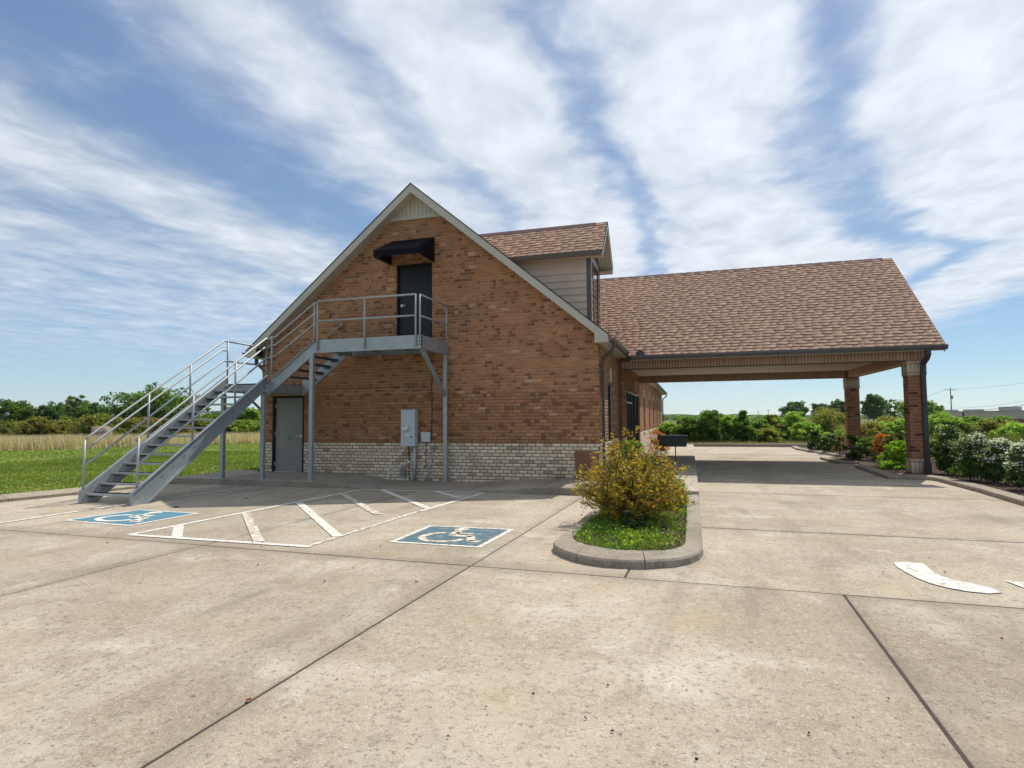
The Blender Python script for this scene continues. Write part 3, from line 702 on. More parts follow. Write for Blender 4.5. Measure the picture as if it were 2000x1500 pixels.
# the 300 bricks that show largest become parts of their own
def px_size(b):
    c = np.array([(b[0]+b[1])/2, YF, (b[2]+b[3])/2])-CP; return (b[1]-b[0])*(b[3]-b[2])/(c@CF)**2
def hidden(b):
    xm, zm = (b[0]+b[1])/2, (b[2]+b[3])/2
    return (xm > -2.75 and zm < 1.0) or zm < .12
order = sorted([i for i in range(len(LB)) if not hidden(LB[i]) and LB[i][1]-LB[i][0] > .19], key=lambda i: -px_size(LB[i]))[:300]
sel = set(order)
rest = [i for i in range(len(LB)) if i not in sel]
bricks_mesh('bricks', [LB[i] for i in rest], [TB[i] for i in rest], front_map(YF), wallf)
BRV = {}
def brick_variant(key, size, tint, axis='front'):
    if key in BRV: return BRV[key]
    w, h, d = size; V, F = brick_arrays([(-w/2, w/2, -h/2, h/2, d)])
    P = front_map(0)(V) if axis == 'front' else left_map(0)(V)
    if axis == 'left': F = F[:, ::-1]
    o = quadmesh('brick', P, F, 'brick', None, tint=np.repeat([tint], 9, axis=0)); me = o.data; bpy.data.objects.remove(o); BRV[key] = me; return me
for i in order:
    b = LB[i]; xm, zm = (b[0]+b[1])/2, (b[2]+b[3])/2
    t = TB[i]; cr_ = zm < ZCR
    pal = CREAM if cr_ else np.concatenate([BROWN, BROWN*1.08, DARK, PALE])
    q = int(np.argmin(((pal-t)**2).sum(1)))
    me = brick_variant(('c' if cr_ else 'b', q), ((BL-MJ-.006 if cr_ else BL-MJ), (CH-MJ-.005 if cr_ else CH-MJ), .009), pal[q])
    o = link('brick', me, wallf); o.location = (xm, YF+rng.uniform(-.0025, .0025), zm)

# ---- side and rear walls
WIN = [(15.45, 16.55), (27.7, 28.75), (31.3, 32.35), (34.9, 35.95), (38.8, 39.85), (42.2, 43.25)]
OPR = [(a, b, .95, 2.50) for a, b in WIN]+[(19.25, 25.6, .15, 2.50)]
mb = MB(); grid_core(YF+.25, YB, -.1, 3.42, OPR, lambda p, q, r_, t: mb.box(XR-.25, XR, p, q, r_, t)); wallr = mb.build('side_wall', 'mortar', bld)
L2, T2 = wall_bricks(YF, YB, 3.32, OPR); bricks_mesh('bricks', L2, T2, right_map(XR), wallr)
mb = MB(); mb.box(XL, XL+.25, YF+.25, YB, -.1, 3.42); walll = mb.build('side_wall', 'mortar', bld)
L2, T2 = wall_bricks(YF, YF+9, 3.32, []); bricks_mesh('bricks', L2, T2, left_map(XL), walll, flip=True)
mb = MB(); mb.box(XL, XR, YB, YB+.2, -.1, 3.4); mb.prism([(XL, 3.4), (XR, 3.4), (XC, 7.3)], 1, YB, YB+.2); mb.build('rear_wall', 'mortar', bld)
# bump-out of the wall under the portico
mb = MB(); mb.box(XR+.003, XR+.10, 17.85, 19.2, .146, 3.3); mb.box(XR+.003, XR+.10, 19.2, 24.6, 2.52, 3.3); bo = mb.build('entry_pier', 'brown_panel', bld)
L2, T2 = wall_bricks(17.85, 24.6, 3.25, [(19.2, 24.6, 0, 2.52)]); bricks_mesh('bricks', L2, T2, right_map(XR+.10), bo)
# windows on the side wall
for i, (a, b) in enumerate(WIN):
    w = box('window', 'glass', bld, XR-.16, XR-.14, a+.05, b-.05, 1.0, 2.45)
    f = MB(); f.box(XR-.18, XR-.06, a, a+.05, .95, 2.5); f.box(XR-.18, XR-.06, b-.05, b, .95, 2.5); f.box(XR-.18, XR-.06, a+.05, b-.05, 2.45, 2.5); f.box(XR-.18, XR-.06, a+.05, b-.05, .95, 1.0); f.box(XR-.15, XR-.11, (a+b)/2-.02, (a+b)/2+.02, 1.0, 2.45)
    f.build('frame', 'bronze', w)
    box('sill', 'keystone', w, XR-.06, XR+.05, a-.05, b+.05, .87, .948)
    c = (a+b)/2; k = MB(); k.prism([(c-.07, 2.51), (c+.07, 2.51), (c+.10, 2.88), (c-.10, 2.88)], 0, XR, XR+.035); k.build('keystone', 'keystone', w)
sf = box('storefront', 'glass', bld, XR-.14, XR-.12, 19.3, 25.55, .2, 2.45)
f = MB()
for y in (19.25, 20.55, 21.55, 22.75, 24.2, 25.55): f.box(XR-.17, XR-.05, y, y+.05, .15, 2.5)
f.box(XR-.171, XR-.049, 19.3, 25.55, 2.45, 2.5); f.box(XR-.171, XR-.049, 19.3, 25.55, .15, .24); f.box(XR-.171, XR-.049, 20.6, 22.75, 2.08, 2.13); f.build('frame', 'bronze', sf)
box('door_sign', 'pvc', sf, XR-.118, XR-.115, 20.75, 21.35, 1.98, 2.06)
k = MB(); k.prism([(22.2, 2.53), (22.34, 2.53), (22.37, 2.9), (22.17, 2.9)], 0, XR+.11, XR+.14); k.build('keystone', 'keystone', sf)
box('brown_panel', 'brown_panel', bld, -2.62, -2.05, YF-.03, YF-.012, .16, .79, b=.004)

# ---- doors
def door(op, leaf_m, name, label=None, hinge_left=True, handle_x=None, handle_z=1.0):
    x0, x1, z0, z1 = op
    d = box(name, leaf_m, bld, x0+.05, x1-.05, YF+.06, YF+.105, z0+.012, z1-.055, b=.004)
    if label: d['label'] = label
    f = MB(); f.box(x0, x0+.05, YF-.004, YF+.14, z0, z1); f.box(x1-.05, x1, YF-.004, YF+.14, z0, z1); f.box(x0+.05, x1-.05, YF-.004, YF+.14, z1-.05, z1); f.build('frame', 'frame_black', d)
    h = MB(); hx = handle_x; hz = z0+handle_z; s_ = -1 if hx > (x0+x1)/2 else 1
    pts = [(hx, YF+.06, hz), (hx, YF+.0, hz)]
    h.tube(pts, .012, 8); h.tube([(hx, YF+.062, hz), (hx, YF+.045, hz)], .038, 12); h.tube([(hx-s_*.01, YF+.0, hz), (hx+s_*.12, YF+.0, hz-.006)], .011, 8); h.build('handle', 'steel', d, smooth=False)
    hy = x0+.05 if hx > (x0+x1)/2 else x1-.05
    for z in (z0+.22, (z0+z1)/2, z1-.27):
        g = MB(); g.tube([(hy, YF+.052, z-.055), (hy, YF+.052, z+.055)], .012, 8); g.build('hinge', 'dial', d)
    box('back', 'frame_black', d, x0+.002, x1-.002, YF+.15, YF+.24, z0+.002, z1-.002)
    return d
door(D1, 'door_grey', 'door', 'scuffed grey steel door at ground level', handle_x=D1[1]-.13, handle_z=.98)
door(D2, 'door_black', 'door', 'charcoal steel door on the upper platform', handle_x=D2[0]+.13, handle_z=1.03)
box('threshold', 'steel', bld, D1[0]+.05, D1[1]-.05, YF-.01, YF+.1, .148, .163)

# ---- main roof
def roof_half(side):
    x0, x1 = XC, XC+side*5.00
    t = .09; mb = MB(); y0, y1 = 13.62, YB+.35
    mb.prism([(x0, ZAP), (x1, ZAP-SL*5.0), (x1, ZAP-SL*5.0-t), (x0, ZAP-t)], 1, y0, y1)
    return mb.build('roof_slope', 'roof_base', bld)
def shingle_tints(n):
    b = np.array([(.455, .295, .212), (.445, .288, .206), (.465, .302, .218), (.435, .28, .20), (.455, .298, .214), (.425, .272, .195)])
    return b[rng.choice(6, n, p=[.26, .22, .2, .14, .1, .08])]*rng.uniform(.965, 1.035, (n, 1))
def shingle_list(a0f, a1f, slope_len, exp=.145):
    """(a0,a1,s0,thickness) rows up a slope; a0f,a1f give the row's ends"""
    out = []; nrow = int(slope_len/exp)
    for r_ in range(nrow):
        s0 = r_*exp; a0, a1 = a0f(s0), a1f(s0)
        a = a0-rng.uniform(0, .2); raised = rng.random() < .5
        while a < a1:
            w = rng.uniform(.16, .28) if not raised else rng.uniform(.16, .34)
            x0, x1 = max(a, a0), min(a+w, a1)
            if x1-x0 > .012: out.append((x0, x1-.0015, s0, .016 if raised else .0045, r_))
            a += w; raised = not raised
    return out
def shingle_arrays(lst, exp=.145):
    L_ = np.array([q[:4] for q in lst], float); a0, a1, s0, t = L_.T; s1 = s0+exp+.02
    def P(a, s_, c): return np.stack([a, s_, c], 1)
    z = np.zeros(len(L_))
    k = .27; sm = s0+exp*k; tm_ = t+(.0015-t)*exp*k/(exp+.02)
    V = np.stack([P(a0, s0, z-.004), P(a1, s0, z-.004), P(a1, s0, t), P(a0, s0, t), P(a0, s1, z-.006), P(a1, s1, z-.006), P(a1, s1, z+.0015), P(a0, s1, z+.0015), P(a0, sm, tm_), P(a1, sm, tm_)], 1)
    T = np.array([(0, 1, 2, 3), (3, 2, 9, 8), (8, 9, 6, 7), (0, 3, 8, 4), (1, 5, 9, 2), (4, 8, 7, 7), (5, 6, 9, 9)][:5])
    F = (T[None]+10*np.arange(len(L_))[:, None, None]).reshape(-1, 4); return V.reshape(-1, 3), F
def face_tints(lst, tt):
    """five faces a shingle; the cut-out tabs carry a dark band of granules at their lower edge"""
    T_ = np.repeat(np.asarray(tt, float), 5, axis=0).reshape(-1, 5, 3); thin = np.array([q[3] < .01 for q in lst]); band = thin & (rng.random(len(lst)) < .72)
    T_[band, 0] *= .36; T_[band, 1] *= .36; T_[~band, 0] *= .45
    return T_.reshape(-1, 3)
def slope_map(origin, adir, sdir, ndir):
    o, a, s_, n_ = [np.array(v, float) for v in (origin, adir, sdir, ndir)]
    return lambda V: o+V[:, :1]*a+V[:, 1:2]*s_+V[:, 2:3]*n_
cs = 1/math.hypot(1, SL); sn = SL*cs
for side in (-1, 1):
    rs = roof_half(side)
    lst = shingle_list(lambda s_: 13.60, lambda s_: YB+.35, 5.0/cs)
    V, F = shingle_arrays(lst); mp = slope_map((XC+side*5.0, 0, ZAP-SL*5.0+.001), (0, 1, 0), (-side*cs, 0, sn), (side*sn, 0, cs))
    if side > 0: F = F
    else: F = F[:, ::-1]
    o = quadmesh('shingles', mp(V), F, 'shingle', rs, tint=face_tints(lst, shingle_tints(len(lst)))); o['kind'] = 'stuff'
rc = MB(); rc.prism([(XC-.15, ZAP-.115), (XC, ZAP+.022), (XC+.15, ZAP-.115), (XC, ZAP-.02)], 1, 13.60, YB+.35); rc.build('ridge_cap', 'ridge_cap', bld)
# rake boards (bargeboards), dark drip edge, sloping soffit
for side in (-1, 1):
    rk = MB(); e = 4.98
    top = lambda d: ZAP-.012-SL*d
    rk.prism([(XC, top(0)), (XC+side*e, top(e)), (XC+side*e, 3.30), (XC+side*4.665, 3.30), (XC+side*4.665, top(4.665)-.215), (XC, top(0)-.215)], 1, 13.60, 13.635)
    rk.build('rake_board', 'trim', bld)
    dr = MB(); dr.prism([(XC, top(0)+.03), (XC+side*(e+.01), top(e)+.022), (XC+side*(e+.01), top(e)-.006), (XC, top(0)+.002)], 1, 13.588, 13.64); dr.build('drip_edge', 'frame_black', bld)
    # soffit boards under the rake overhang
    L_ = 4.66/cs; nb = 18
    for i in range(nb):
        d0, d1 = 4.66*i/nb+.008*cs, 4.66*(i+1)/nb-.004
        sb = MB(); zt = lambda d: ZAP-.20-SL*d
        sb.prism([(XC+side*d0, zt(d0)), (XC+side*d1, zt(d1)), (XC+side*d1, zt(d1)+.02), (XC+side*d0, zt(d0)+.02)], 1, 13.635, YF+.02); sb.build('soffit_board', 'soffit', bld)
    # boxed eave: soffit, fascia
    xo, xi = XC+side*4.95, XC+side*4.70
    box('eave_soffit', 'soffit', bld, min(xo, xi), max(xo, xi), 13.635, YB+.3, 3.302, 3.322)
    box('fascia', 'trim', bld, min(xo, xo+side*.03), max(xo, xo+side*.03), 13.636, YB+.3, 3.30, 3.455)
# gable vent panel of vertical boards
ht = xr_at(6.80)
x = XC-ht+.0; w = .115
while x < XC+ht-.01:
    x0, x1 = max(x, XC-ht)+.004, min(x+w, XC+ht)-.004
    if x1-x0 > .02:
        z0, z1 = 6.86, ZAP-.19-SL*abs(x0-XC); z2 = ZAP-.19-SL*abs(x1-XC)
        pts = [(x0, z0), (x1, z0), (x1, max(z0+.001, z2)), (x0, max(z0+.001, z1))]
        if x0 < XC < x1: pts = [(x0, z0), (x1, z0), (x1, z2), (XC, ZAP-.19), (x0, z1)]
        g = MB(); g.prism(pts, 1, YF-.03, YF-.005); g.build('vent_board', 'vent_siding', bld)
    x += w
g = MB(); g.prism([(XC-ht, 6.78), (XC+ht, 6.78), (XC, 7.40)], 1, YF-.004, YF+.1); g.build('vent_backing', 'trim_dirty', bld)
box('vent_trim', 'trim', bld, XC-ht-.05, XC+ht+.05, YF-.045, YF+.02, 6.775, 6.862)

# ---- gutters and downspouts
def gutter(a, b, out, m='gutter_grey', name='gutter'):
    """K-style gutter from a to b (top back edge), out = outward unit vector"""
    a = np.array(a, float); b = np.array(b, float); o = np.array(out, float); up = np.array([0, 0, 1.])
    prof = [(0, 0), (0, -.115), (.075, -.115), (.10, -.07), (.125, -.045), (.125, .0), (.115, .0), (.115, -.04), (.07, -.10), (.012, -.10), (.012, 0)]
    mb = MB(); mb.sweep([a+o*p+up*q for p, q in prof], a, b); g = mb.build(name, m, bld); return g
gutter((XC+4.985, 13.60, 3.45), (XC+4.985, 17.30, 3.45), (1, 0, 0)); gutter((XC+4.985, 25.1, 3.45), (XC+4.985, YB+.3, 3.45), (1, 0, 0)); gutter((XC-4.985, 13.60, 3.45), (XC-4.985, YB+.3, 3.45), (-1, 0, 0), 'bronze')
def spout(path, m='bronze', parent=None, r=.052):
    mb = MB(); mb.tube(path, r, 4, math.pi/4); return mb.build('downspout', m, parent or bld)
gx = XC+5.05
spout([(gx, 13.95, 3.36), (gx, 13.97, 3.22), (gx-.06, 14.02, 3.12), (XR+.09, 14.10, 2.98), (XR+.065, 14.12, 2.86), (XR+.065, 14.12, .3), (XR+.2, 14.12, .2)])
spout([(XC-5.05, 14.1, 3.36), (XC-5.05, 14.1, 3.2), (XL-.10, 14.1, 3.0), (XL-.065, 14.1, 2.88), (XL-.065, 14.1, .25), (XL-.16, 14.0, .16)])
spout([(gx, YB, 3.36), (gx, YB, 3.2), (XR+.1, YB-.02, 3.0), (XR+.065, YB-.02, 2.9), (XR+.065, YB-.02, .2)])

# ---- dormer on the right-hand slope
dm = MB(); DY0, DY1, DX, DE, DP = 16.50, 18.24, -2.60, 6.20, 7.33
DYC = (DY0+DY1)/2; DH = 1.14; DS = (DP-DE)/DH
zr = lambda x_: ZAP-SL*abs(x_-XC)
core = MB(); zb = zr(DX)-.3
core.prism([(DY0+.02, zb), (DY1-.02, zb), (DY1-.02, DE+.08), (DYC, DP-.2), (DY0+.02, DE+.08)], 0, -6.2, DX-.02); dor = core.build('dormer', 'corner_trim', bld); dor['label'] = 'gabled dormer with taupe lap siding'
nb = 11; hboard = (DE+.06-zr(DX)+.15)/nb
for i in range(nb):
    z0 = zr(DX)-.15+i*hboard; z1 = z0+hboard+.012
    for (ya, sg) in ((DY0, -1), (DY1, 1)):
        xl = XC+(ZAP-z0)/SL-.25                   # tucked into the main roof
        xl = -6.0+.0 if xl < -6.0 else XC+(ZAP-z1)/SL-.15
        b = MB(); pr = [(ya+sg*.030, z0), (ya+sg*.004, z1), (ya-sg*.02, z1), (ya-sg*.02, z0)]; b.prism(pr, 0, xl, DX-.10); b.build('siding_board', 'lap_siding', dor)
# front wall siding round the window
def dfz(y): return DP-.2-DS*abs(y-DYC)
nbf = 11
for i in range(nbf):
    z0 = zr(DX)-.05+i*.19; z1 = z0+.195
    for (ya, yb) in ((DY0+.10, DYC-.52), (DYC+.52, DY1-.10), (DYC-.52, DYC+.52)):
        if yb-ya > .9 and z0 < 6.0: continue
        if z1 > dfz(ya) and z1 > dfz(yb): continue
        b = MB(); b.prism([(DX+.016, z0), (DX+.004, z1), (DX-.02, z1), (DX-.02, z0)], 1, ya, yb)
        b.build('siding_board', 'lap_siding', dor)
for (ya) in (DY0, DY1-.10): box('corner_board', 'corner_trim', dor, DX-.10, DX+.022, ya-.022, ya+.122, zr(DX)-.2, DE+.03)
dw = box('window', 'glass', dor, DX-.01, DX+.012, DYC-.45, DYC+.45, 4.35, 5.95)
f = MB(); f.box(DX-.005, DX+.03, DYC-.52, DYC-.45, 4.28, 6.02); f.box(DX-.005, DX+.03, DYC+.45, DYC+.52, 4.28, 6.02); f.box(DX-.005, DX+.03, DYC-.45, DYC+.45, 5.95, 6.02); f.box(DX-.005, DX+.03, DYC-.45, DYC+.45, 4.28, 4.35); f.box(DX-.002, DX+.026, DYC-.45, DYC+.45, 5.1, 5.15); f.build('window_frame', 'bronze', dor)
DXO = -2.20
dsl = math.hypot(1, DS)
for sg in (-1, 1):
    r_ = MB(); ye = DYC+sg*DH
    r_.prism([(DYC, DP), (ye, DE), (ye, DE-.07), (DYC, DP-.08)], 0, -6.6, DXO-.01); rr = r_.build('dormer_roof', 'roof_base', dor)
    xl = lambda s_: XC+(ZAP-(DE+s_*DS/dsl))/SL-.15
    lst = shingle_list(lambda s_: -(DXO), lambda s_: -max(-6.7, xl(s_)), DH*dsl)
    # a runs along -x so that rows start at the front edge
    mp = slope_map((0, ye, DE+.001), (-1, 0, 0), (0, -sg/dsl, DS/dsl), (0, sg*DS/dsl, 1/dsl))
    tt = shingle_tints(len(lst))*np.array([1.15, 1.13, 1.1])
    if sg < 0:
        for q, (l_, c) in enumerate(zip(lst, tt)):
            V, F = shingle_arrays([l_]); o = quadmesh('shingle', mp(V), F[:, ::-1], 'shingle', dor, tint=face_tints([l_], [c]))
    else:
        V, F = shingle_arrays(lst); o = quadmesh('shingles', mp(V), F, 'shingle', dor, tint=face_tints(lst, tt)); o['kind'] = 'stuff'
    bb = MB(); bb.prism([(DYC, DP-.012), (ye, DE-.012), (ye, DE-.16), (ye-sg*.02, DE-.16), (DYC, DP-.17)], 0, DXO-.03, DXO+.002); bb.build('rake_board', 'trim', dor)
    so = MB(); so.prism([(DYC, DP-.16), (ye, DE-.14), (ye, DE-.12), (DYC, DP-.13)], 0, DX-.02, DXO-.03); so.build('soffit', 'soffit', dor)
    es = MB(); es.prism([(ye, DE-.14), (ye-sg*.30, DE-.14), (ye-sg*.30, DE-.12), (ye, DE-.12)], 0, -5.8, DXO-.03); es.build('eave_soffit', 'soffit', dor)
    gg = MB(); a = np.array([DXO-.03, ye, DE-.015]); b_ = np.array([-4.9, ye, DE-.015]); oo = np.array([0, sg, 0.]); up = np.array([0, 0, 1.])
    prof = [(0, 0), (0, -.13), (.06, -.13), (.095, -.05), (.11, 0), (.10, 0), (.05, -.115), (.012, -.115), (.012, 0)]
    gg.sweep([a+oo*p+up*q for p, q in prof], a, b_); gg.build('gutter', 'gutter_grey', dor)
    dd = MB(); dd.prism([(DYC, DP+.016), (ye, DE+.012), (ye, DE-.014), (DYC, DP-.012)], 0, DXO-.02, DXO+.014); dd.build('drip_edge', 'frame_black', dor)
rc = MB(); rc.prism([(DYC-.13, DP-.105), (DYC, DP+.028), (DYC+.13, DP-.105), (DYC, DP-.01)], 0, -6.4, DXO-.35); rc.build('ridge_cap', 'ridge_cap', dor)

# ---- portico: beams of soldier bricks, ceiling, roof, two columns
PX1, PY0, PY1 = 5.90, 17.85, 24.62
PE, PR, PYE, PYR, PXO = 3.34, 6.545, 17.42, 21.23, 6.20
PS = (PR-PE)/(PYR-PYE); psl = math.hypot(1, PS)
por = box('portico_beam', 'mortar_dark', bld, XR+.103, PX1, PY0+.002, PY0+.34, 3.005, 3.325); por['label'] = 'front beam of the portico, a row of upright bricks'
pfar = box('portico_beam', 'mortar_dark', bld, XR+.103, PX1, PY1-.34, PY1, 2.965, 3.30)
pend = box('portico_beam', 'mortar', bld, PX1-.36, PX1-.002, PY0+.34, PY1-.34, 2.98, 3.3)
SOLD = np.array([(.46, .325, .245), (.47, .34, .255), (.445, .31, .23), (.46, .315, .24), (.42, .285, .21)])
def soldiers(parent, x0, x1, y, z0, z1):
    x = x0
    mes = [brick_variant(('s', i, round(z1-z0, 3)), (CH-.016, z1-z0-.008, .009), SOLD[i]) for i in range(5)]
    while x+CH <= x1+.001:
        o = link('brick', mes[rng.integers(5)], parent); o.location = (x+CH/2, y+rng.uniform(-.002, .002), (z0+z1)/2); x += CH
soldiers(por, XR+.11, PX1, PY0+.002, 3.01, 3.24)
soldiers(pfar, XR+.11, PX1-.36, PY1-.34, 2.97, 3.27)
L2 = [(a, a+CH-MJ, 2.985, 3.24, .009) for a in np.arange(PY0+.36, PY1-.4, CH)]
bricks_mesh('bricks', L2, [SOLD[rng.integers(5)]*np.array([1, .82, .8]) for _ in L2], left_map(PX1-.36), pend, flip=True)
L2 = [(a, a+CH-MJ, 2.985, 3.24, .009) for a in np.arange(PY0+.02, PY1-.05, CH)]
bricks_mesh('bricks', L2, [SOLD[rng.integers(5)] for _ in L2], right_map(PX1-.002), pend)
# ribbed ceiling
cl = MB(); y = PY0+.34
cl.box(XR+.1, PX1-.36, PY0+.34, PY1-.35, 3.225, 3.26)
ceil = cl.build('portico_ceiling', 'soffit', bld)
ri = MB(); x = XR+.16
while x < PX1-.4: ri.box(x, x+.012, PY0+.345, PY1-.355, 3.213, 3.2245); x += .10
ri.build('ceiling_rib', 'trim_dirty', ceil)
# eave box
box('eave_soffit', 'soffit', bld, XR+.45, PXO-.04, PYE+.02, PY0+.0, 3.245, 3.262)
box('fascia', 'trim', bld, XR+.42, PXO-.02, PYE-.012, PYE+.018, 3.20, 3.33)
gutter((-1.60, PYE-.014, 3.335), (PXO+.02, PYE-.014, 3.335), (0, -1, 0), 'gutter_grey')
mb = MB(); xlp = XC+(ZAP-PR)/SL
mb.add([(-1.9, PYE, PE), (PXO-.02, PYE, PE), (PXO-.02, PYR, PR), (xlp-.3, PYR, PR), (-1.9, PYE, PE-.08), (PXO-.02, PYE, PE-.08), (PXO-.02, PYR, PR-.09), (xlp-.3, PYR, PR-.09)],
       [(0, 1, 2, 3), (4, 7, 6, 5), (0, 4, 5, 1), (1, 5, 6, 2), (3, 2, 6, 7), (0, 3, 7, 4)])
pyb = 2*PYR-PYE
mb.add([(-1.9, pyb, PE), (PXO-.02, pyb, PE), (PXO-.02, PYR, PR-.001), (xlp-.3, PYR, PR-.001), (-1.9, pyb, PE-.08), (PXO-.02, pyb, PE-.08), (PXO-.02, PYR, PR-.09), (xlp-.3, PYR, PR-.09)],
       [(0, 3, 2, 1), (4, 5, 6, 7), (0, 1, 5, 4), (1, 2, 6, 5), (0, 4, 7, 3)])
proof = mb.build('portico_roof', 'roof_base', bld); proof['label'] = 'long pinkish-brown shingled portico roof'
lst = shingle_list(lambda s_: XC+(ZAP-(PE+s_*PS/psl))/SL-.12, lambda s_: PXO, (PYR-PYE)*psl)
tt = shingle_tints(len(lst))
mp = slope_map((0, PYE-.015, PE+.001), (1, 0, 0), (0, 1/psl, PS/psl), (0, -PS/psl, 1/psl))
# the first 300 (lowest rows, nearest) are single shingles sharing a few meshes, the rest one mesh
SHV = {}
single = sorted(range(len(lst)), key=lambda i: (lst[i][4], -lst[i][0]))[:300]; ss = set(single)
for i in single:
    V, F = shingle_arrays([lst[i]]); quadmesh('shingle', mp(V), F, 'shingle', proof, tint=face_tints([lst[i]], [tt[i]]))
rest = [i for i in range(len(lst)) if i not in ss]
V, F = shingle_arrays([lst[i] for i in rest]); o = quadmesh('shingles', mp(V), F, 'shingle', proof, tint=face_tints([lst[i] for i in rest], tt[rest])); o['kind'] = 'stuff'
lst = shingle_list(lambda s_: XC+(ZAP-(PE+s_*PS/psl))/SL-.12, lambda s_: PXO, (PYR-PYE)*psl)
mp = slope_map((0, pyb+.015, PE+.001), (1, 0, 0), (0, -1/psl, PS/psl), (0, PS/psl, 1/psl))
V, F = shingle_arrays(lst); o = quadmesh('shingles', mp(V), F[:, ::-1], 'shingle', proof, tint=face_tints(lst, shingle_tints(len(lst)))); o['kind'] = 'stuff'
# ridge caps, one by one
x = xlp-.2
while x < PXO-.25:
    rc = MB(); h = .012; x1 = min(x+.30, PXO-.25)
    rc.add([(x, PYR-.14, PR-.10), (x, PYR, PR+.018), (x, PYR+.14, PR-.10), (x1, PYR-.145, PR-.095), (x1, PYR, PR+.030), (x1, PYR+.145, PR-.095), (x, PYR, PR-.01), (x1, PYR, PR-.01)],
           [(0, 3, 4, 1), (1, 4, 5, 2), (3, 7, 5, 4), (0, 1, 2, 6), (0, 6, 7, 3), (2, 5, 7, 6)]); rc.build('ridge_cap', 'ridge_cap', proof); x += .29
for sg, yy in ((-1, PYE), (1, pyb)):
    bb = MB(); bb.prism([(PYR, PR-.012), (yy, PE-.012), (yy, PE-.17), (PYR, PR-.2)], 0, PXO-.03, PXO); bb.build('rake_board', 'trim', proof)
    bb = MB(); bb.prism([(PYR, PR+.012), (yy-.0, PE+.010), (yy-.0, PE-.014), (PYR, PR-.012)], 0, PXO-.01, PXO+.018); bb.build('drip_edge', 'frame_black', proof)
ge = MB(); ge.prism([(PY0, 3.3), (PY1, 3.3), (PYR, PR-.35)], 0, PX1-.06, PX1-.01); ge.build('portico_gable', 'lap_siding', bld)
gutter((XR+.45, pyb+.014, 3.335), (PXO+.02, pyb+.014, 3.335), (0, 1, 0), 'gutter_grey')
# splash cap at the valley
sc = MB(); c0 = np.array([-1.33, PYE+.03, PE+.03])
vs = []; fs = []
for i in range(9):
    a = math.pi*i/8; vs += [(c0[0]+.125*math.cos(a), c0[1]-.06, c0[2]+.14*math.sin(a)), (c0[0]+.105*math.cos(a), c0[1]+.12, c0[2]+.10+.06*math.sin(a))]
for i in range(8): fs.append((2*i, 2*i+2, 2*i+3, 2*i+1))
fs += [tuple(2*i for i in range(9)), tuple(2*i+1 for i in range(9))[::-1]]
sc.add(vs, fs); sc.build('splash_cap', 'bronze', bld)

COLB = np.array([(.29, .125, .072), (.31, .14, .082), (.255, .105, .062), (.34, .16, .095), (.11, .048, .034), (.28, .14, .075)])
CCR = np.array([(.52, .43, .32), (.58, .49, .375), (.45, .36, .26), (.40, .31, .22)])
def column(x0, y0, zb, zt, label):
    w = .406; x1, y1 = x0+w, y0+w; core = box('column', 'mortar', bld, x0+.010, x1-.010, y0+.010, y1-.010, zb, zt); core['label'] = label
    zc0 = zb+.40; zc1 = zt-.40
    nC = int(round((zc1-zc0)/CH)); h = (zc1-zc0)/nC
    me = [brick_variant(('col', i, round(h, 4)), (BL-MJ*.6, h-MJ, .010), COLB[i]) for i in range(6)]
    mel = [brick_variant(('coll', i, round(h, 4)), (BL-MJ*.6, h-MJ, .010), COLB[i], 'left') for i in range(6)]
    LLb, TLb, LR, TR = [], [], [], []
    for k in range(nC):
        z = zc0+(k+.5)*h
        sp = [(0, .5), (.5, 1)] if k % 2 == 0 else [(0, .25), (.25, .75), (.75, 1)]
        for (a, b) in sp:
            for face in (0, 1):
                q = rng.choice(6, p=[.24, .22, .18, .12, .1, .14])
                mm = (me if face == 0 else mel)[q]
                o = link('brick', mm, core); o.scale = ((b-a)*2*(.985), 1, 1) if face == 0 else (1, (b-a)*2*.985, 1)
                c = (a+b)/2*w
                o.location = (x0+c, y0+.010+rng.uniform(-.002, .002), z) if face == 0 else (x0+.010+rng.uniform(-.002, .002), y0+c, z)
            LLb.append((y0+a*w+.004, y0+b*w-.004, z-h/2+.005, z+h/2-.005, .010)); TLb.append(COLB[rng.integers(6)])
            LR.append((x0+a*w+.004, x0+b*w-.004, z-h/2+.005, z+h/2-.005, .010)); TR.append(COLB[rng.integers(6)])
    bricks_mesh('bricks', LLb, TLb, right_map(x1-.010), core); bricks_mesh('bricks', LR, TR, back_map(y1-.010), core, flip=True)
    # cream base and cap: upright bricks between flat courses, a little proud
    for (za, zz, tall) in ((zb, zc0, (.31, .09)), (zc1, zt, (.09, .22, .09))):
        p = .018; box('plinth' if za == zb else 'capital', 'mortar_dark', core, x0-p+.008, x1+p-.008, y0-p+.008, y1+p-.008, za+.001, zz-.001)
        z = za
        for hh in tall:
            up = hh > .15; n_ = 5 if up else 2
            ww = (w+2*p)/n_
            for fc, mpf, a0, fl in ((0, front_map(y0-p+.008), x0-p, False), (1, left_map(x0-p+.008), y0-p, True), (2, right_map(x1+p-.008), y0-p, False), (3, back_map(y1+p-.008), x0-p, True)):
                for i in range(n_):
                    V, F = brick_arrays([(a0+i*ww+.004, a0+(i+1)*ww-.004, z+.004, z+hh-.004, .010)])
                    quadmesh('brick', mpf(V), F[:, ::-1] if fl else F, 'brick', core, tint=np.repeat([CCR[rng.integers(4)]*rng.uniform(.85, 1.05)], 9, axis=0))
            z += hh
    return core
c1 = column(5.48, PY0-.0, .05, 3.003, 'near brick column with cream base, capital and dark downspout')
c2 = column(5.48, PY1-.406, .05, 2.963, 'far brick column with cream capital among the shrubs')
dsx = 5.80
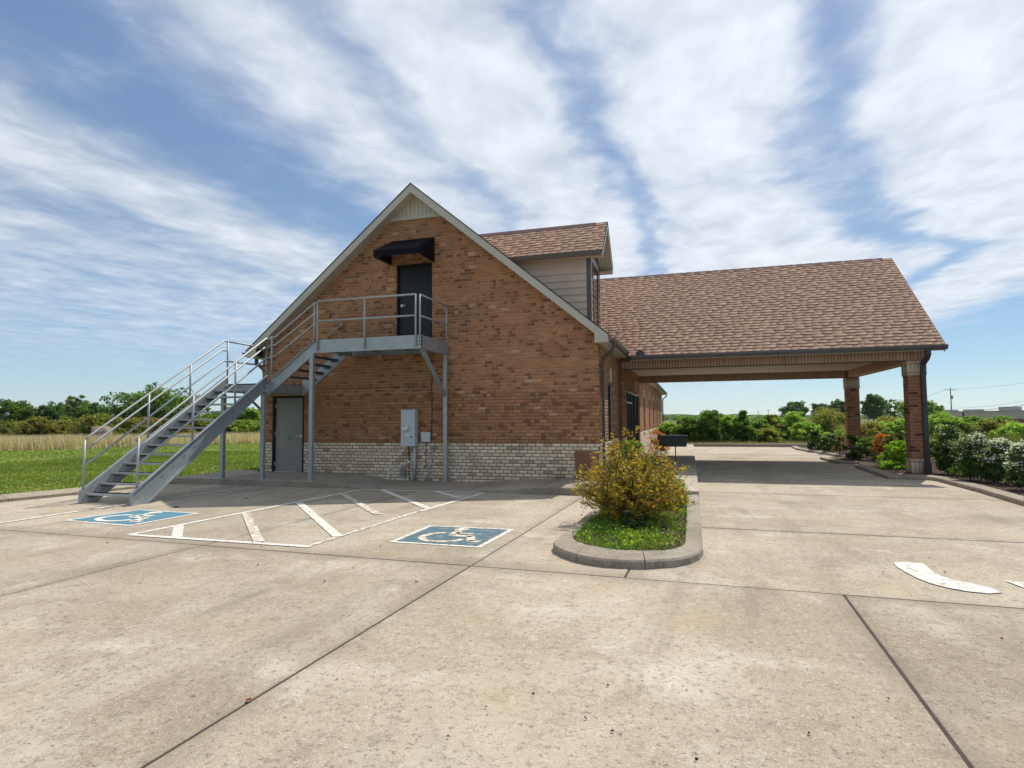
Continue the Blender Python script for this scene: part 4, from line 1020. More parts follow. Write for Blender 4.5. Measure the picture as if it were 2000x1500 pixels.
ds = MB(); ds.tube([(dsx, PYE-.06, 3.24), (dsx, PYE-.06, 3.12), (dsx, PYE+.05, 3.02), (dsx, PY0-.09, 2.90), (dsx, PY0-.075, 2.78), (dsx, PY0-.075, .40), (dsx, PY0-.075, .36)], [.072]*7, 4, math.pi/4); ds.build('downspout', 'bronze', bld)
ds = MB(); ds.tube([(dsx+.005, PY0-.085, .36), (dsx+.005, PY0-.085, .05)], .098, 4, math.pi/4); ds.build('downspout_boot', 'bronze', bld)

# ---- awning over the upper door
aw = tag(empty('awning', (-6.82, YF, 5.63)), 'small black fabric awning over the upper door', 'awning')
def local(o, root): o.location = tuple(-c for c in root.location); return o
ax0, ax1 = -7.43, -6.21; yw = YF-.012; yf_ = YF-.96; z0, zt_, zv = 5.58, 6.25, 5.76
prof = [(yw, zt_), (YF-.30, 6.095), (YF-.62, 5.935), (yf_+.02, zv+.012), (yf_, zv-.015)]
mb = MB(); n = len(prof); xs_ = np.linspace(ax0, ax1, 9); vs = []
for i, x in enumerate(xs_):
    sag = -.012*math.sin(math.pi*((i*1.0) % 2)/1) if 0 else -.010*abs(math.sin(i*1.9))
    for j, (y, z) in enumerate(prof): vs.append((x, y, z+(sag if 0 < j < 4 and 0 < i < 8 else 0)))
fs = [(i*n+j, (i+1)*n+j, (i+1)*n+j+1, i*n+j+1) for i in range(8) for j in range(n-1)]
mb.add(vs, fs); local(mb.build('canopy', 'canvas', aw, smooth=False), aw)
mb = MB(); vs = []
for i, x in enumerate(xs_): vs += [(x, yf_, zv-.02), (x, yf_-.004, z0+.005*math.sin(i*2.2))]
mb.add(vs, [(2*i, 2*i+2, 2*i+3, 2*i+1) for i in range(8)]); local(mb.build('valance', 'canvas', aw), aw)
for x in (ax0, ax1):
    s_ = MB(); s_.prism([(y, z) for y, z in prof]+[(yf_, z0), (yw, z0)], 0, x-.003, x+.003); local(s_.build('side_panel', 'canvas', aw), aw)
fr = MB()
for x in (ax0+.02, ax1-.02): fr.tube([(x, yw, z0+.02), (x, yf_+.02, z0+.02)], .012, 6)
fr.tube([(ax0+.02, yf_+.02, z0+.02), (ax1-.02, yf_+.02, z0+.02)], .012, 6); local(fr.build('frame', 'steel', aw), aw)

# ================================================================== STAIRCASE
st = tag(empty('metal_staircase', (-9.9, 11.5, 0)), 'galvanised steel outdoor staircase with landing and upper platform', 'staircase')
def sp_(o): o.location = (9.9, -11.5, 0); return o
SX0, SX1, SY0, SY1 = -11.17, -9.97, 8.64, 12.30
ZL, ZP = 2.49, 3.47
sl = (2.70-.25)/(12.33-8.66)
tp = lambda y: .25+sl*(y-8.66)                    # stringer top edge, lower flight
def stringer_low(x, out):
    web = [(SY0, 0), (SY0, tp(SY0)), (SY1, tp(SY1)), (SY1, tp(SY1)-.31), (SY0+.34, 0)]
    mb = MB(); mb.prism(web, 0, x-.005, x+.005)
    f = .065*out
    mb.prism([(SY0+.0, tp(SY0)), (SY1, tp(SY1)), (SY1, tp(SY1)-.012), (SY0, tp(SY0)-.012)], 0, min(x+.005*out, x+f), max(x+.005*out, x+f))
    mb.prism([(SY0+.335, .0), (SY1, tp(SY1)-.31+.003), (SY1, tp(SY1)-.298+.003), (SY0+.317, .0)], 0, min(x+.005*out, x+f), max(x+.005*out, x+f))
    mb.box(min(x+.005*out, x+f), max(x+.005*out, x+f), SY0-.001, SY0+.010, 0, tp(SY0)-.012)
    return sp_(mb.build('stringer', 'galv', st))
stringer_low(SX1, 1); stringer_low(SX0, -1)
def tread_mesh(w, d):
    mb = MB(); h = .030
    nb_ = 6
    for i in range(1, nb_+1):
        y = -d/2+.03+i*(d-.036)/nb_; mb.box(-w/2+.006, w/2-.006, y-.0022, y+.0022, -h, 0)
    nx = int(w/.1)
    for i in range(1, nx): x = -w/2+i*w/nx; mb.box(x-.0035, x+.0035, -d/2+.036, d/2-.002, -.009, -.001)
    for sx in (-1, 1): mb.box(sx*w/2-.003*(1+sx), sx*w/2+.003*(1-sx), -d/2+.037, d/2, -.075, .004)
    nz = MB(); nz.box(-w/2, w/2, -d/2, -d/2+.034, -.004, .006); nz.box(-w/2, w/2, -d/2, -d/2+.006, -h, -.004)
    return mb.mesh('tread', 'grating'), nz.mesh('nosing', 'galv_rail')
tm = tread_mesh(SX1-SX0-.014, .27); nT = 13; rise = ZL/(nT+1); run = (SY1-SY0-.12)/(nT+.5)
for i in range(nT):
    o = link('tread', tm[0], st); link('nosing', tm[1], o); o.location = ((SX0+SX1)/2+9.9, SY0+.10+i*run+.135-11.5, rise*(i+1))
    br = MB()
    y0 = SY0+.10+i*run
for x in (SX1+.0052,):                            # bolt heads on the near web
    for i in range(nT):
        y = SY0+.18+i*run; z = tp(y)-.20
        if z > .05:
            b = MB(); b.tube([(x, y, z), (x+.014, y, z)], .016, 6); sp_(b.build('bolt', 'galv', st))
# landing
LX0, LX1, LY0, LY1 = -11.20, -9.84, 12.30, 13.88
mb = MB(); mb.box(LX0, LX1, LY0, LY0+.010, ZL-.26, ZL+.01) if False else None
def chan(x0, x1, y0, y1, z0, z1, axis, out, name='beam', t=.010, fl=.06):
    """C-channel beam; axis 0 runs in x (web in xz), axis 1 runs in y"""
    m = MB()
    if axis == 0:
        m.box(x0, x1, y0-t/2, y0+t/2, z0, z1); ya, yb = sorted((y0+out*t/2, y0+out*fl)); m.box(x0, x1, ya, yb, z1-.012, z1); m.box(x0, x1, ya, yb, z0, z0+.012)
    else:
        m.box(x0-t/2, x0+t/2, y0, y1, z0, z1); xa, xb = sorted((x0+out*t/2, x0+out*fl)); m.box(xa, xb, y0, y1, z1-.012, z1); m.box(xa, xb, y0, y1, z0, z0+.012)
    return sp_(m.build(name, 'galv', st))
chan(SX1+.07, LX1, LY0+.006, None, ZL-.27, ZL, 0, 1); chan(LX0, SX0-.07, LY0+.006, None, ZL-.27, ZL, 0, 1)
chan(SX0-.06, SX1+.06, LY0+.05, None, ZL-.22, ZL-.04, 0, 1)
chan(LX0, LX1, LY1, None, ZL-.22, ZL, 0, -1); chan(LX0, None, LY0+.08, LY1-.07, ZL-.22, ZL, 1, 1); chan(LX1-.03, None, LY0+.08, LY1-.07, ZL-.24, ZL-.02, 1, -1)
def grate(x0, x1, y0, y1, z, along=0):
    m = MB()
    if along == 0:
        y = y0+.02
        while y < y1: m.box(x0, x1, y-.0025, y+.0025, z-.03, z); y += .035
        x = x0+.05
        while x < x1: m.box(x-.004, x+.004, y0, y1, z-.012, z-.001); x += .1
    else:
        x = x0+.02
        while x < x1: m.box(x-.0025, x+.0025, y0, y1, z-.03, z); x += .035
        y = y0+.05
        while y < y1: m.box(x0, x1, y-.004, y+.004, z-.012, z-.001); y += .1
    return sp_(m.build('grating', 'grating', st))
grate(LX0+.07, LX1-.10, LY0+.12, LY1-.07, ZL+.002)
# upper flight
PXL, PXR, PYF, PYW = -8.56, -5.87, 12.30, 13.90
us = lambda x: 2.64+(3.46-2.64)/(-8.62+9.70)*(x+9.70)
def stringer_up(y, out):
    m = MB(); poly = [(LX1, 2.64), (-9.70, 2.64), (-8.62, 3.46), (PXL, 3.46), (PXL, 3.155), (-8.60, 3.125), (-9.60, 2.37), (LX1, 2.21)]
    m.prism(poly, 1, y-.005, y+.005); ya, yb = sorted((y+out*.005, y+out*.06))
    m.prism([(LX1, 2.64), (-9.70, 2.64), (-8.62, 3.46), (PXL, 3.46), (PXL, 3.448), (-8.615, 3.448), (-9.695, 2.628), (LX1, 2.628)], 1, ya, yb)
    m.prism([(LX1, 2.21), (-9.60, 2.37), (-8.60, 3.125), (PXL, 3.155), (PXL, 3.167), (-8.605, 3.137), (-9.605, 2.382), (LX1, 2.222)], 1, ya, yb)
    return sp_(m.build('stringer', 'galv', st))
stringer_up(PYF, -1); stringer_up(13.55, 1)
tm2 = tread_mesh(1.22, .25); n2 = 5
for i in range(n2):
    o = link('tread', tm2[0], st); link('nosing', tm2[1], o); o.rotation_euler = (0, 0, -math.pi/2)
    o.location = (-9.66+i*.215+.125+9.9, (PYF+13.55)/2-11.5, ZL+(i+1)*(ZP-ZL)/(n2+1))
# platform
chan(PXL+.004, PXR+.06, PYF, None, ZP-.30, ZP+.01, 0, 1); chan(PXL+.004, PXR+.06, PYW-.02, None, ZP-.24, ZP-.01, 0, -1)
chan(PXR+.06, None, PYF+.07, PYW-.09, ZP-.30, ZP+.01, 1, -1); chan(PXL+.05, None, PYF+.07, PYW-.09, ZP-.24, ZP-.04, 1, 1)
for x in (-7.7, -6.8): chan(x, None, PYF+.07, PYW-.09, ZP-.2, ZP-.04, 1, 1)
grate(PXL+.02, PXR-.01, PYF+.07, PYW+.03, ZP+.002, 0)
pl = MB(); pl.box(PXR+.002, PXR+.064, PYF-.012, PYF-.0055, ZP-.28, ZP); sp_(pl.build('splice_plate', 'galv', st))
for z in (ZP-.05, ZP-.13, ZP-.21):
    b = MB(); b.tube([(PXR+.033, PYF-.012, z), (PXR+.033, PYF-.024, z)], .018, 6); sp_(b.build('bolt', 'bronze', st))
# legs
def leg(x, y, z1, w=.10):
    m = MB(); m.bbox(x-w/2, x+w/2, y-w/2, y+w/2, .012, z1, b=.008); m.box(x-.10, x+.10, y-.10, y+.10, .0, .012); return sp_(m.build('leg', 'galv', st))
leg(-11.13, 12.18, ZL-.27); leg(-9.93, 12.16, 2.22); leg(-8.60, 12.20, 3.13)
lg = leg(-5.84, 13.78, ZP-.30)
for p, q, r_ in (((-5.84, 13.74, 2.15), (-5.84, 12.40, ZP-.30), .055), ((-11.13, 13.70, 1.75), (-11.13, 12.9, ZL-.23), .035)):
    m = MB(); m.tube([p, q], r_, 4, math.pi/4); sp_(m.build('brace', 'galv', st))
# handrails and posts
PR_ = .022
def pipe(name, path, r=PR_): m = MB(); m.tube(path, r, 8); return sp_(m.build(name, 'galv_rail', st, smooth=True))
for x in (SX1+.03, SX0-.03):
    ys = (8.76, 10.03, 11.22) if x > -10.5 else (8.70, 10.1, 11.2)
    for y in ys: pipe('post', [(x, y, tp(y)), (x, y, tp(y)+.94)])
    e = 12.22
    tail = [(x, 12.42, tp(e)+.94)] if x > -10.5 else [(x, 12.36, tp(e)+.94)]
    pipe('handrail', [(x, 8.70, tp(8.70)+.92), (x, 8.76, tp(8.76)+.945), (x, e, tp(e)+.94)]+tail)
    pipe('rail', [(x-.0, 8.76, tp(8.76)+.72), (x, 8.95, tp(8.95)+.745), (x, e-.06, tp(e-.06)+.745), (x, e+.12, tp(e-.06)+.745)])
    pipe('rail', [(x, 8.76, tp(8.76)+.43), (x, e, tp(e)+.44), (x, e+.14, tp(e)+.44)])
zt_l = tp(12.22)+.94
# far (left) side of the landing
xl_ = SX0-.03
pipe('post', [(xl_, 12.36, ZL), (xl_, 12.36, zt_l)]); pipe('post', [(xl_, 13.80, ZL), (xl_, 13.80, zt_l)])
pipe('rail', [(xl_, 12.36, zt_l), (xl_, 13.80, zt_l)]); pipe('rail', [(xl_, 12.36, tp(12.22)+.44), (xl_, 13.80, tp(12.22)+.44)])
# corner post and the upper flight's front railing
xc_ = -9.80; yf_r = PYF-.035
pipe('post', [(xc_, yf_r, 2.60), (xc_, yf_r, 3.60)])
xn = SX1+.03
for (zo, zr1, zr2) in ((.94, 3.60, 4.37), (.745, 3.40, 4.11), (.44, 3.125, 3.86)):
    zA = tp(12.22)+zo
    pipe('rail', [(xn, 12.30, zA), (xc_-.04, yf_r, zr1), (-9.70, yf_r, zr1+.005), (-8.60, yf_r, zr2), (-8.55, yf_r, zr2)])
pipe('post', [(-8.60, yf_r, 3.42), (-8.60, yf_r, 4.40)])
# platform railing
for x in (-8.51, -7.24, -5.93): pipe('post', [(x, yf_r, ZP-.25), (x, yf_r, 4.41)])
pipe('rail', [(-8.51, yf_r, 4.41), (-5.93, yf_r, 4.41)]); pipe('rail', [(-8.51, yf_r, 3.925), (-5.93, yf_r, 3.925)])
xr_ = PXR+.03
pipe('post', [(xr_, PYF, ZP-.02), (xr_, PYF, 4.41)]); pipe('post', [(xr_+.02, 13.80, ZP-.02), (xr_+.02, 13.80, 4.41)])
pipe('rail', [(xr_, PYF, 4.41), (xr_+.02, 13.80, 4.41)]); pipe('rail', [(xr_, PYF, 3.925), (xr_+.02, 13.80, 3.925)])
# wall handrail of the upper flight
pipe('handrail', [(-9.7, 13.84, 3.50), (-8.86, 13.84, 4.11), (-8.80, 13.84, 4.14)], .019)
pipe('bracket', [(-8.86, 13.94, 4.05), (-8.86, 13.87, 4.05), (-8.86, 13.84, 4.09)], .012)

# ================================================================== FITTINGS ON THE WALL
mt = tag(empty('electric_meter_cabinet', (-6.86, YF-.01, .88)), 'tall pale grey electric meter cabinet on the brick wall', 'meter box')
yb0 = YF-.011; yfr = yb0-.20
local(box('cabinet', 'meter_grey', mt, -7.05, -6.66, yfr, yb0, .88, 1.81, b=.008), mt)
m = MB(); m.tube([(-6.90, yfr, 1.36), (-6.90, yfr-.03, 1.36)], .105, 20); local(m.build('meter_ring', 'meter_grey', mt, smooth=False), mt)
m = MB(); m.tube([(-6.90, yfr-.03, 1.36), (-6.90, yfr-.075, 1.36), (-6.90, yfr-.085, 1.36)], [.085, .082, .07], 20); local(m.build('meter_dial', 'dial', mt), mt)
local(box('dial_window', 'meter_dark', mt, -6.945, -6.855, yfr-.088, yfr-.085, 1.385, 1.405), mt)
local(box('label_plate', 'dial', mt, -6.925, -6.825, yfr-.004, yfr-.0005, 1.145, 1.185), mt)
local(box('warning_label', 'meter_dark', mt, -6.785, -6.72, yfr-.003, yfr-.0005, 1.11, 1.135), mt)
m = MB(); m.tube([(-6.715, YF-.11, .885), (-6.715, YF-.11, .0)], .048, 12); local(m.build('conduit', 'conduit', mt, smooth=True), mt)
jb = tag(empty('junction_box', (-6.42, YF-.01, .98)), 'small square grey box right of the meter cabinet', 'junction box')
local(box('cover', 'meter_grey', jb, -6.545, -6.295, YF-.10, YF-.011, .985, 1.235, b=.012), jb)
m = MB(); m.tube([(-6.43, YF-.03, .985), (-6.435, YF-.025, .6), (-6.43, YF-.025, .38), (-6.48, YF-.025, .34)], .007, 6); local(m.build('cable', 'red_cable', jb), jb)
m = MB(); m.tube([(-6.29, YF-.03, 1.05), (-6.27, YF-.025, 1.6), (-6.275, YF-.025, 2.3), (-6.29, YF-.025, 2.40), (-6.275, YF-.025, 2.5), (-6.275, YF-.02, 3.15)], .011, 6)
m.tube([(-6.285, YF-.02, 2.405), (-7.5, YF-.018, 2.402), (-8.6, YF-.018, 2.395), (-9.45, YF-.018, 2.40)], .008, 6)
tag(m.build('cable_run', 'red_cable'), 'dark red cable running up the wall beside the meter', 'cable')
for i, (xa, xb, lab) in enumerate(((-6.375, -6.272, 'left one of two thin grey conduits leaning against the cream brick'), (-6.33, -6.225, 'right one of two thin grey conduits leaning against the cream brick'))):
    m = MB(); m.tube([(xa, YF-.16, .005), (xb, YF-.028, .86)], .014, 8); m.tube([(xb-.003, YF-.032, .835), (xb+.003, YF-.026, .885)], .019, 8); tag(m.build('leaning_conduit', 'conduit', smooth=True), lab, 'conduit', 'leaning conduits')
ob = tag(empty('outlet_box', (-7.05, YF-.01, .12)), 'small grey-green outlet box low on the cream brick', 'outlet box')
local(box('cover', 'outlet_box', ob, -7.14, -6.985, YF-.10, YF-.011, .125, .30, b=.012), ob)
m = MB(); m.tube([(-7.06, YF-.05, .125), (-7.06, YF-.05, .0)], .016, 8); local(m.build('stub_pipe', 'pvc', ob), ob)
m = MB(); m.tube([(-7.48, YF-.05, .02), (-7.48, YF-.05, .25), (-7.48, YF-.05, .262)], [.022, .022, .016], 10); m.tube([(-7.48, YF-.05, .262), (-7.47, YF-.03, .36), (-7.40, YF-.02, .385), (-7.0, YF-.02, .388)], .008, 6)
tag(m.build('stub_pipe', 'pvc'), 'short white plastic pipe stub at the wall foot', 'pipe')
m = MB(); m.tube([(-6.90, YF-.10, .885), (-6.90, YF-.05, .7), (-6.905, YF-.03, .55), (-6.90, YF-.03, .5)], .012, 6); m.tube([(-6.90, YF-.03, .46), (-6.91, YF-.03, .2), (-6.88, YF-.04, .01)], .010, 6)
gw = m.build('ground_cable', 'black_cable'); tag(gw, 'black ground cable below the meter cabinet', 'cable')
box('connector', 'pvc', gw, -6.955, -6.85, YF-.05, YF-.013, .46, .50, b=.006)

# ---- mailbox on the side walkway
ml = tag(empty('drop_box', (-.50, 18.9, .15)), 'black rectangular drop box on a thin post by the walkway', 'drop box')
local(box('body', 'mail_black', ml, -.92, -.12, 18.72, 19.10, .68, .985, b=.012), ml); local(box('lid', 'gutter_grey', ml, -.94, -.10, 18.69, 19.13, .987, 1.022, b=.01), ml)
m = MB(); m.tube([(-.45, 18.9, .15), (-.45, 18.9, .685)], .022, 4, math.pi/4); local(m.build('post', 'rust_post', ml), ml)

# ================================================================== VEGETATION
def leaf_quads(C, size, asp=.55, up=.3, droop=0.0, r_=None):
    """random leaf-shaped quads (diamonds, slightly folded) at centres C"""
    g = r_ if r_ is not None else rng
    n = len(C); d = g.normal(size=(n, 3)); d[:, 2] = d[:, 2]*.6-droop; d /= np.linalg.norm(d, axis=1, keepdims=True)
    nn = g.normal(size=(n, 3)); nn[:, 2] = abs(nn[:, 2])+up; sd = np.cross(d, nn); sd /= np.linalg.norm(sd, axis=1, keepdims=True)+1e-9
    up_ = np.cross(sd, d)
    s = (size*g.uniform(.6, 1.25, n))[:, None]
    V = np.stack([C-d*s*.5, C+sd*s*asp*.5+up_*s*.08, C+d*s*.5, C-sd*s*asp*.5+up_*s*.08], 1).reshape(-1, 3)
    F = np.arange(4*n).reshape(n, 4); return V, F
def clump_points(g, n, cen, rad_, shell=.5):
    p = g.normal(size=(n, 3)); p /= np.linalg.norm(p, axis=1, keepdims=True); r_ = g.uniform(shell**3, 1, n)**(1/3); return np.array(cen)+p*r_[:, None]*np.array(rad_)
def crown_points(g, h0, h1, rx, n_clump, n_leaf, shape='round', ragged=.25):
    """clumps spread through a crown volume -> leaf centres, clump index"""
    P, I = [], []
    if shape == 'bush': h1 = h1-.20*rx; rx = rx*.88
    for k in range(n_clump):
        t = g.random()
        if shape == 'round':
            d = g.normal(size=3); d /= np.linalg.norm(d); r_ = g.uniform(.35, 1)**.6*(1+g.normal()*ragged*.5)
            c = np.array([d[0]*rx*r_, d[1]*rx*r_, (h0+h1)/2+d[2]*(h1-h0)/2*r_*.95])
        elif shape == 'cone':
            zz = h0+(h1-h0)*t**1.25; w = rx*(1-(zz-h0)/(h1-h0))*.95+.06*rx; a = g.uniform(0, 6.28); q = g.uniform(.3, 1)*w*(1+g.normal()*ragged)
            c = np.array([math.cos(a)*q, math.sin(a)*q, zz])
        else:                                     # bush, flat bottom
            zz = h0+(h1-h0)*t; w = rx*math.sqrt(max(0.03, 1-((t-.35)/.68)**2)); a = g.uniform(0, 6.28); q = math.sqrt(g.uniform(.1, 1))*w*(1+g.normal()*ragged*.4)
            c = np.array([math.cos(a)*q, math.sin(a)*q, zz])
        cr_ = rx*g.uniform(.16, .34)*(1.0 if shape != 'cone' else .8)
        P.append(clump_points(g, n_leaf, c, (cr_, cr_, cr_*.72), .2)); I += [k]*n_leaf
    return np.concatenate(P), np.array(I)
def foliage(name, P, I, pal, size, parent, g, mname='leaf', asp=.55, zlo=.03):
    keep = P[:, 2] > zlo; P = P[keep]; I = I[keep]
    pal = np.array(pal); nk = I.max()+1; ck = pal[g.integers(len(pal), size=nk)]*g.uniform(.8, 1.2, (nk, 1))
    t = ck[I]*.55+pal[g.integers(len(pal), size=len(I))]*.45; t = t*g.uniform(.8, 1.22, (len(I), 1))
    V, F = leaf_quads(P, size, asp, r_=g); return quadmesh(name, V, F, mname, parent, tint=t)
def limbs(g, h, hc, rx, nl, r0, parent, name='trunk', m='bark', spread=.8):
    mb = MB(); top = (g.normal()*.06*h, g.normal()*.06*h, h*.86)
    mb.tube([(0, 0, -.08), (top[0]*.25, top[1]*.25, h*.3), (top[0]*.6, top[1]*.6, h*.6), top], [r0, r0*.78, r0*.5, r0*.18], 7)
    for i in range(nl):
        t = g.uniform(.28, .8); a = g.uniform(0, 6.28); b = np.array([top[0]*t*.8, top[1]*t*.8, h*t*.86]); L_ = rx*spread*(1.1-t*.6)
        e = b+np.array([math.cos(a)*L_, math.sin(a)*L_, L_*g.uniform(.3, .8)]); md = (b+e)/2+np.array([0, 0, -.04*L_])
        mb.tube([b, md, e], [r0*.42*(1.1-t), r0*.26*(1.1-t), r0*.09], 5)
    return mb.build(name, m, parent)
def plant(name, label, cat, loc, h, rx, pal, leaf, nc, nl, shape='round', h0=None, group=None, seed=0, trunk=True, r0=None, ragged=.25, petals=0, stems=0, asp=.55, nlimb=6):
    g = np.random.default_rng(1000+seed); root = tag(empty(name, tuple(loc), 0), label, cat, group)
    h0 = h*.15 if h0 is None else h0
    P, I = crown_points(g, h0, h, rx, nc, nl, shape, ragged)
    foliage('crown' if trunk else 'foliage', P, I, pal, leaf, root, g, asp=asp)
    if trunk: limbs(g, h, h0, rx, nlimb, r0 or h*.025, root)
    if stems:
        mb = MB()
        for i in range(stems):
            a = g.uniform(0, 6.28); q = g.uniform(.4, .95); e = (math.cos(a)*rx*q*.9, math.sin(a)*rx*q*.9, h*g.uniform(.6, .97)); s0 = (math.cos(a)*.07, math.sin(a)*.07, -.06)
            md = (s0[0]*.6+e[0]*.42+g.normal()*.03, s0[1]*.6+e[1]*.42+g.normal()*.03, e[2]*.52)
            mb.tube([s0, md, e], [.013, .009, .003], 5)
        mb.build('stems', 'twig', root)
    if petals:
        top = P[(P[:, 2] > h*.42)]; idx = g.integers(len(top), size=petals); d = top[idx]-np.array([0, 0, h*.35]); d /= np.linalg.norm(d, axis=1, keepdims=True)+1e-6
        V, F = leaf_quads(top[idx]+d*leaf*.7+g.normal(size=d.shape)*leaf*.4, leaf*.62, .8, r_=g); quadmesh('blossoms', V, F, 'petal', root)
    return root

def _pal(k, *c): return [tuple(min(.6, x*k) for x in q) for q in c]
G_DARK = _pal(1.5, (.030, .060, .020), (.045, .085, .022), (.060, .105, .028), (.035, .070, .028))
G_MID = _pal(1.5, (.065, .115, .022), (.085, .140, .028), (.105, .165, .035), (.055, .095, .022))
G_LIGHT = _pal(1.45, (.115, .185, .030), (.140, .210, .040), (.095, .160, .028), (.165, .230, .055))
G_OLIVE = _pal(1.55, (.090, .105, .025), (.120, .120, .030), (.105, .125, .028), (.140, .115, .035), (.075, .095, .022))
G_BROWN = _pal(1.5, (.145, .095, .035), (.125, .105, .032), (.165, .110, .045), (.10, .10, .03))
G_GOLD = _pal(1.45, (.230, .140, .020), (.185, .125, .020), (.270, .150, .022), (.130, .120, .020), (.23, .10, .018), (.095, .11, .02), (.26, .18, .03), (.17, .085, .02))
G_ORANGE = _pal(1.25, (.42, .155, .035), (.36, .13, .03), (.48, .20, .06), (.30, .115, .03))
G_BRIGHT = _pal(1.3, (.155, .275, .020), (.125, .230, .018), (.19, .32, .035), (.10, .18, .02))

# --- the big island shrub
def twig_shrub(name, label, loc, h, rx, pal_tip, pal_in, leaf, n_stem, seed):
    g_ = np.random.default_rng(seed); root = tag(empty(name, loc), label, 'shrub'); mb = MB(); P, T_, Z = [], [], []
    pal_tip = np.array(pal_tip); pal_in = np.array(pal_in)
    for i in range(n_stem):
        a = g_.uniform(0, 6.28); q = math.sqrt(g_.uniform(.0, 1.0)); top = h*(1.06-.66*q*q)*g_.uniform(.62, .99)
        e = np.array([math.cos(a)*rx*q, math.sin(a)*rx*q, top]); b0 = np.array([math.cos(a)*.10*q, math.sin(a)*.10*q, -.06]); md = b0*.5+e*.5+np.array([-math.cos(a)*.10*q, -math.sin(a)*.10*q, top*.06])+g_.normal(size=3)*.025
        mb.tube([b0, md, e], [.012, .008, .003], 5)
        for k in range(int(g_.integers(6, 12))):
            t = g_.uniform(.30, 1.0); p = (1-t)**2*b0+2*t*(1-t)*md+t*t*e
            d = np.array([math.cos(a)*.5, math.sin(a)*.5, .35])+g_.normal(size=3)*.75; d /= np.linalg.norm(d); L_ = g_.uniform(.10, .34)*(1.15-.4*t)
            tip = p+d*L_+np.array([0, 0, -.25*L_*g_.random()]); mb.tube([p, tip], [.0035, .0015], 3)
            n_ = int(g_.integers(9, 19)); u_ = g_.uniform(.15, 1.08, n_)[:, None]; P.append(p+(tip-p)*u_+g_.normal(size=(n_, 3))*.020)
            w_ = np.clip(.15+.75*t*g_.uniform(.6, 1.2), 0, 1); c = pal_tip[g_.integers(len(pal_tip), size=n_)]*w_+pal_in[g_.integers(len(pal_in), size=n_)]*(1-w_)
            T_.append(c*g_.uniform(.8, 1.2)*g_.uniform(.85, 1.15, (n_, 1)))
    mb.build('stems', 'twig', root); P = np.concatenate(P); T_ = np.concatenate(T_); ok = P[:, 2] > .03; P, T_ = P[ok], T_[ok]
    V, F = leaf_quads(P, leaf*1.0*g_.choice([.6, .85, 1.1, 1.35], size=len(P)), .42, r_=g_); quadmesh('foliage', V, F, 'leaf', root, tint=T_)
    return root
twig_shrub('island_shrub', 'large golden-brown leafy shrub in the planting island', (-.84, 9.0, .045), 1.32, .85,
           [(.40, .26, .04), (.42, .22, .035), (.36, .29, .05), (.30, .27, .04), (.40, .17, .03), (.30, .19, .035)], [(.26, .29, .04), (.30, .30, .045), (.22, .25, .04), (.32, .27, .045)], .051, 128, 301)
twig_shrub('island_shrub', 'low leafy side growth at the back right of the island', (-.40, 10.6, .045), .62, .30, G_LIGHT, G_MID, .06, 26, 302)
# weeds and ground cover in the island
g = np.random.default_rng(5)
def tufts(g, pts, n_b, h, w, pal, lean=.6):
    """grass-like blades: one thin triangle-ish quad each"""
    n = len(pts)*n_b; B = np.repeat(pts, n_b, 0); a = g.uniform(0, 6.28, n); l = g.uniform(.2, 1, n)*lean; hh = h*g.uniform(.5, 1.2, n)
    off = g.normal(size=(n, 2))*h*.18; B = B+np.c_[off, np.zeros(n)]
    d = np.c_[np.cos(a)*l*hh, np.sin(a)*l*hh, hh*np.sqrt(1-.5*l*l)]; sd = np.c_[-np.sin(a), np.cos(a), np.zeros(n)]*w*.5
    V = np.stack([B-sd, B+sd, B+d*.6+sd*.7, B+d], 1).reshape(-1, 3); F = np.arange(4*n).reshape(n, 4)
    pal = np.array(pal); t = pal[g.integers(len(pal), size=n)]*g.uniform(.8, 1.2, (n, 1)); return V, F, t
def in_island(x, y):
    x = np.asarray(x); y = np.asarray(y); ok = np.zeros(len(x), bool); P_ = np.array(II); n_ = len(P_); j_ = n_-1
    for i_ in range(n_):
        (xi, yi), (xj, yj) = P_[i_], P_[j_]
        ok ^= ((yi > y) != (yj > y)) & (x < (xj-xi)*(y-yi)/(yj-yi+1e-12)+xi); j_ = i_
    return ok
q = np.c_[g.uniform(-1.5, -.05, 4600), g.uniform(6.7, 12.2, 4600)]; q = q[in_island(q[:, 0], q[:, 1])]
den = (np.sin(q[:, 0]*5+1)*np.sin(q[:, 1]*4)+g.uniform(-.9, 1.5, len(q))) > np.where((q[:, 0] > -.42) & (q[:, 1] > 7.1), .95, -.15); q = q[den]
V, F, t = tufts(g, np.c_[q, np.full(len(q), .04)], 4, .10, .012, [(.13, .22, .03), (.17, .27, .04), (.10, .18, .045), (.22, .29, .05)], .9)
o = quadmesh('island_weeds', V, F, 'blade', None, tint=t); tag(o, 'tangled green weeds covering the island bed', 'weeds', kind='stuff')
qq = q[g.integers(len(q), size=4200)]; Pn = np.c_[qq+g.normal(size=qq.shape)*.02, g.uniform(.05, .15, len(qq))]
V, F = leaf_quads(Pn, .042, .6, r_=g); o = quadmesh('island_ground_cover', V, F, 'leaf', None, tint=np.array(G_BRIGHT+G_MID)[g.integers(8, size=len(Pn))]); tag(o, 'small-leaved ground cover among the island weeds', 'ground cover', kind='stuff')
yl = q[(q[:, 0] > -.8) & (q[:, 1] < 7.75)]; yl = yl[g.integers(len(yl), size=200)]; Pn = np.c_[yl+g.normal(size=yl.shape)*.03, g.uniform(.08, .16, len(yl))]
V, F = leaf_quads(Pn, .030, .7, r_=g); o = quadmesh('yellow_ground_cover', V, F, 'leaf', None, tint=np.array([(.42, .40, .03), (.34, .36, .03), (.28, .32, .04)])[g.integers(3, size=len(Pn))]); tag(o, 'yellow-green low plants at the front of the island', 'ground cover', kind='stuff')
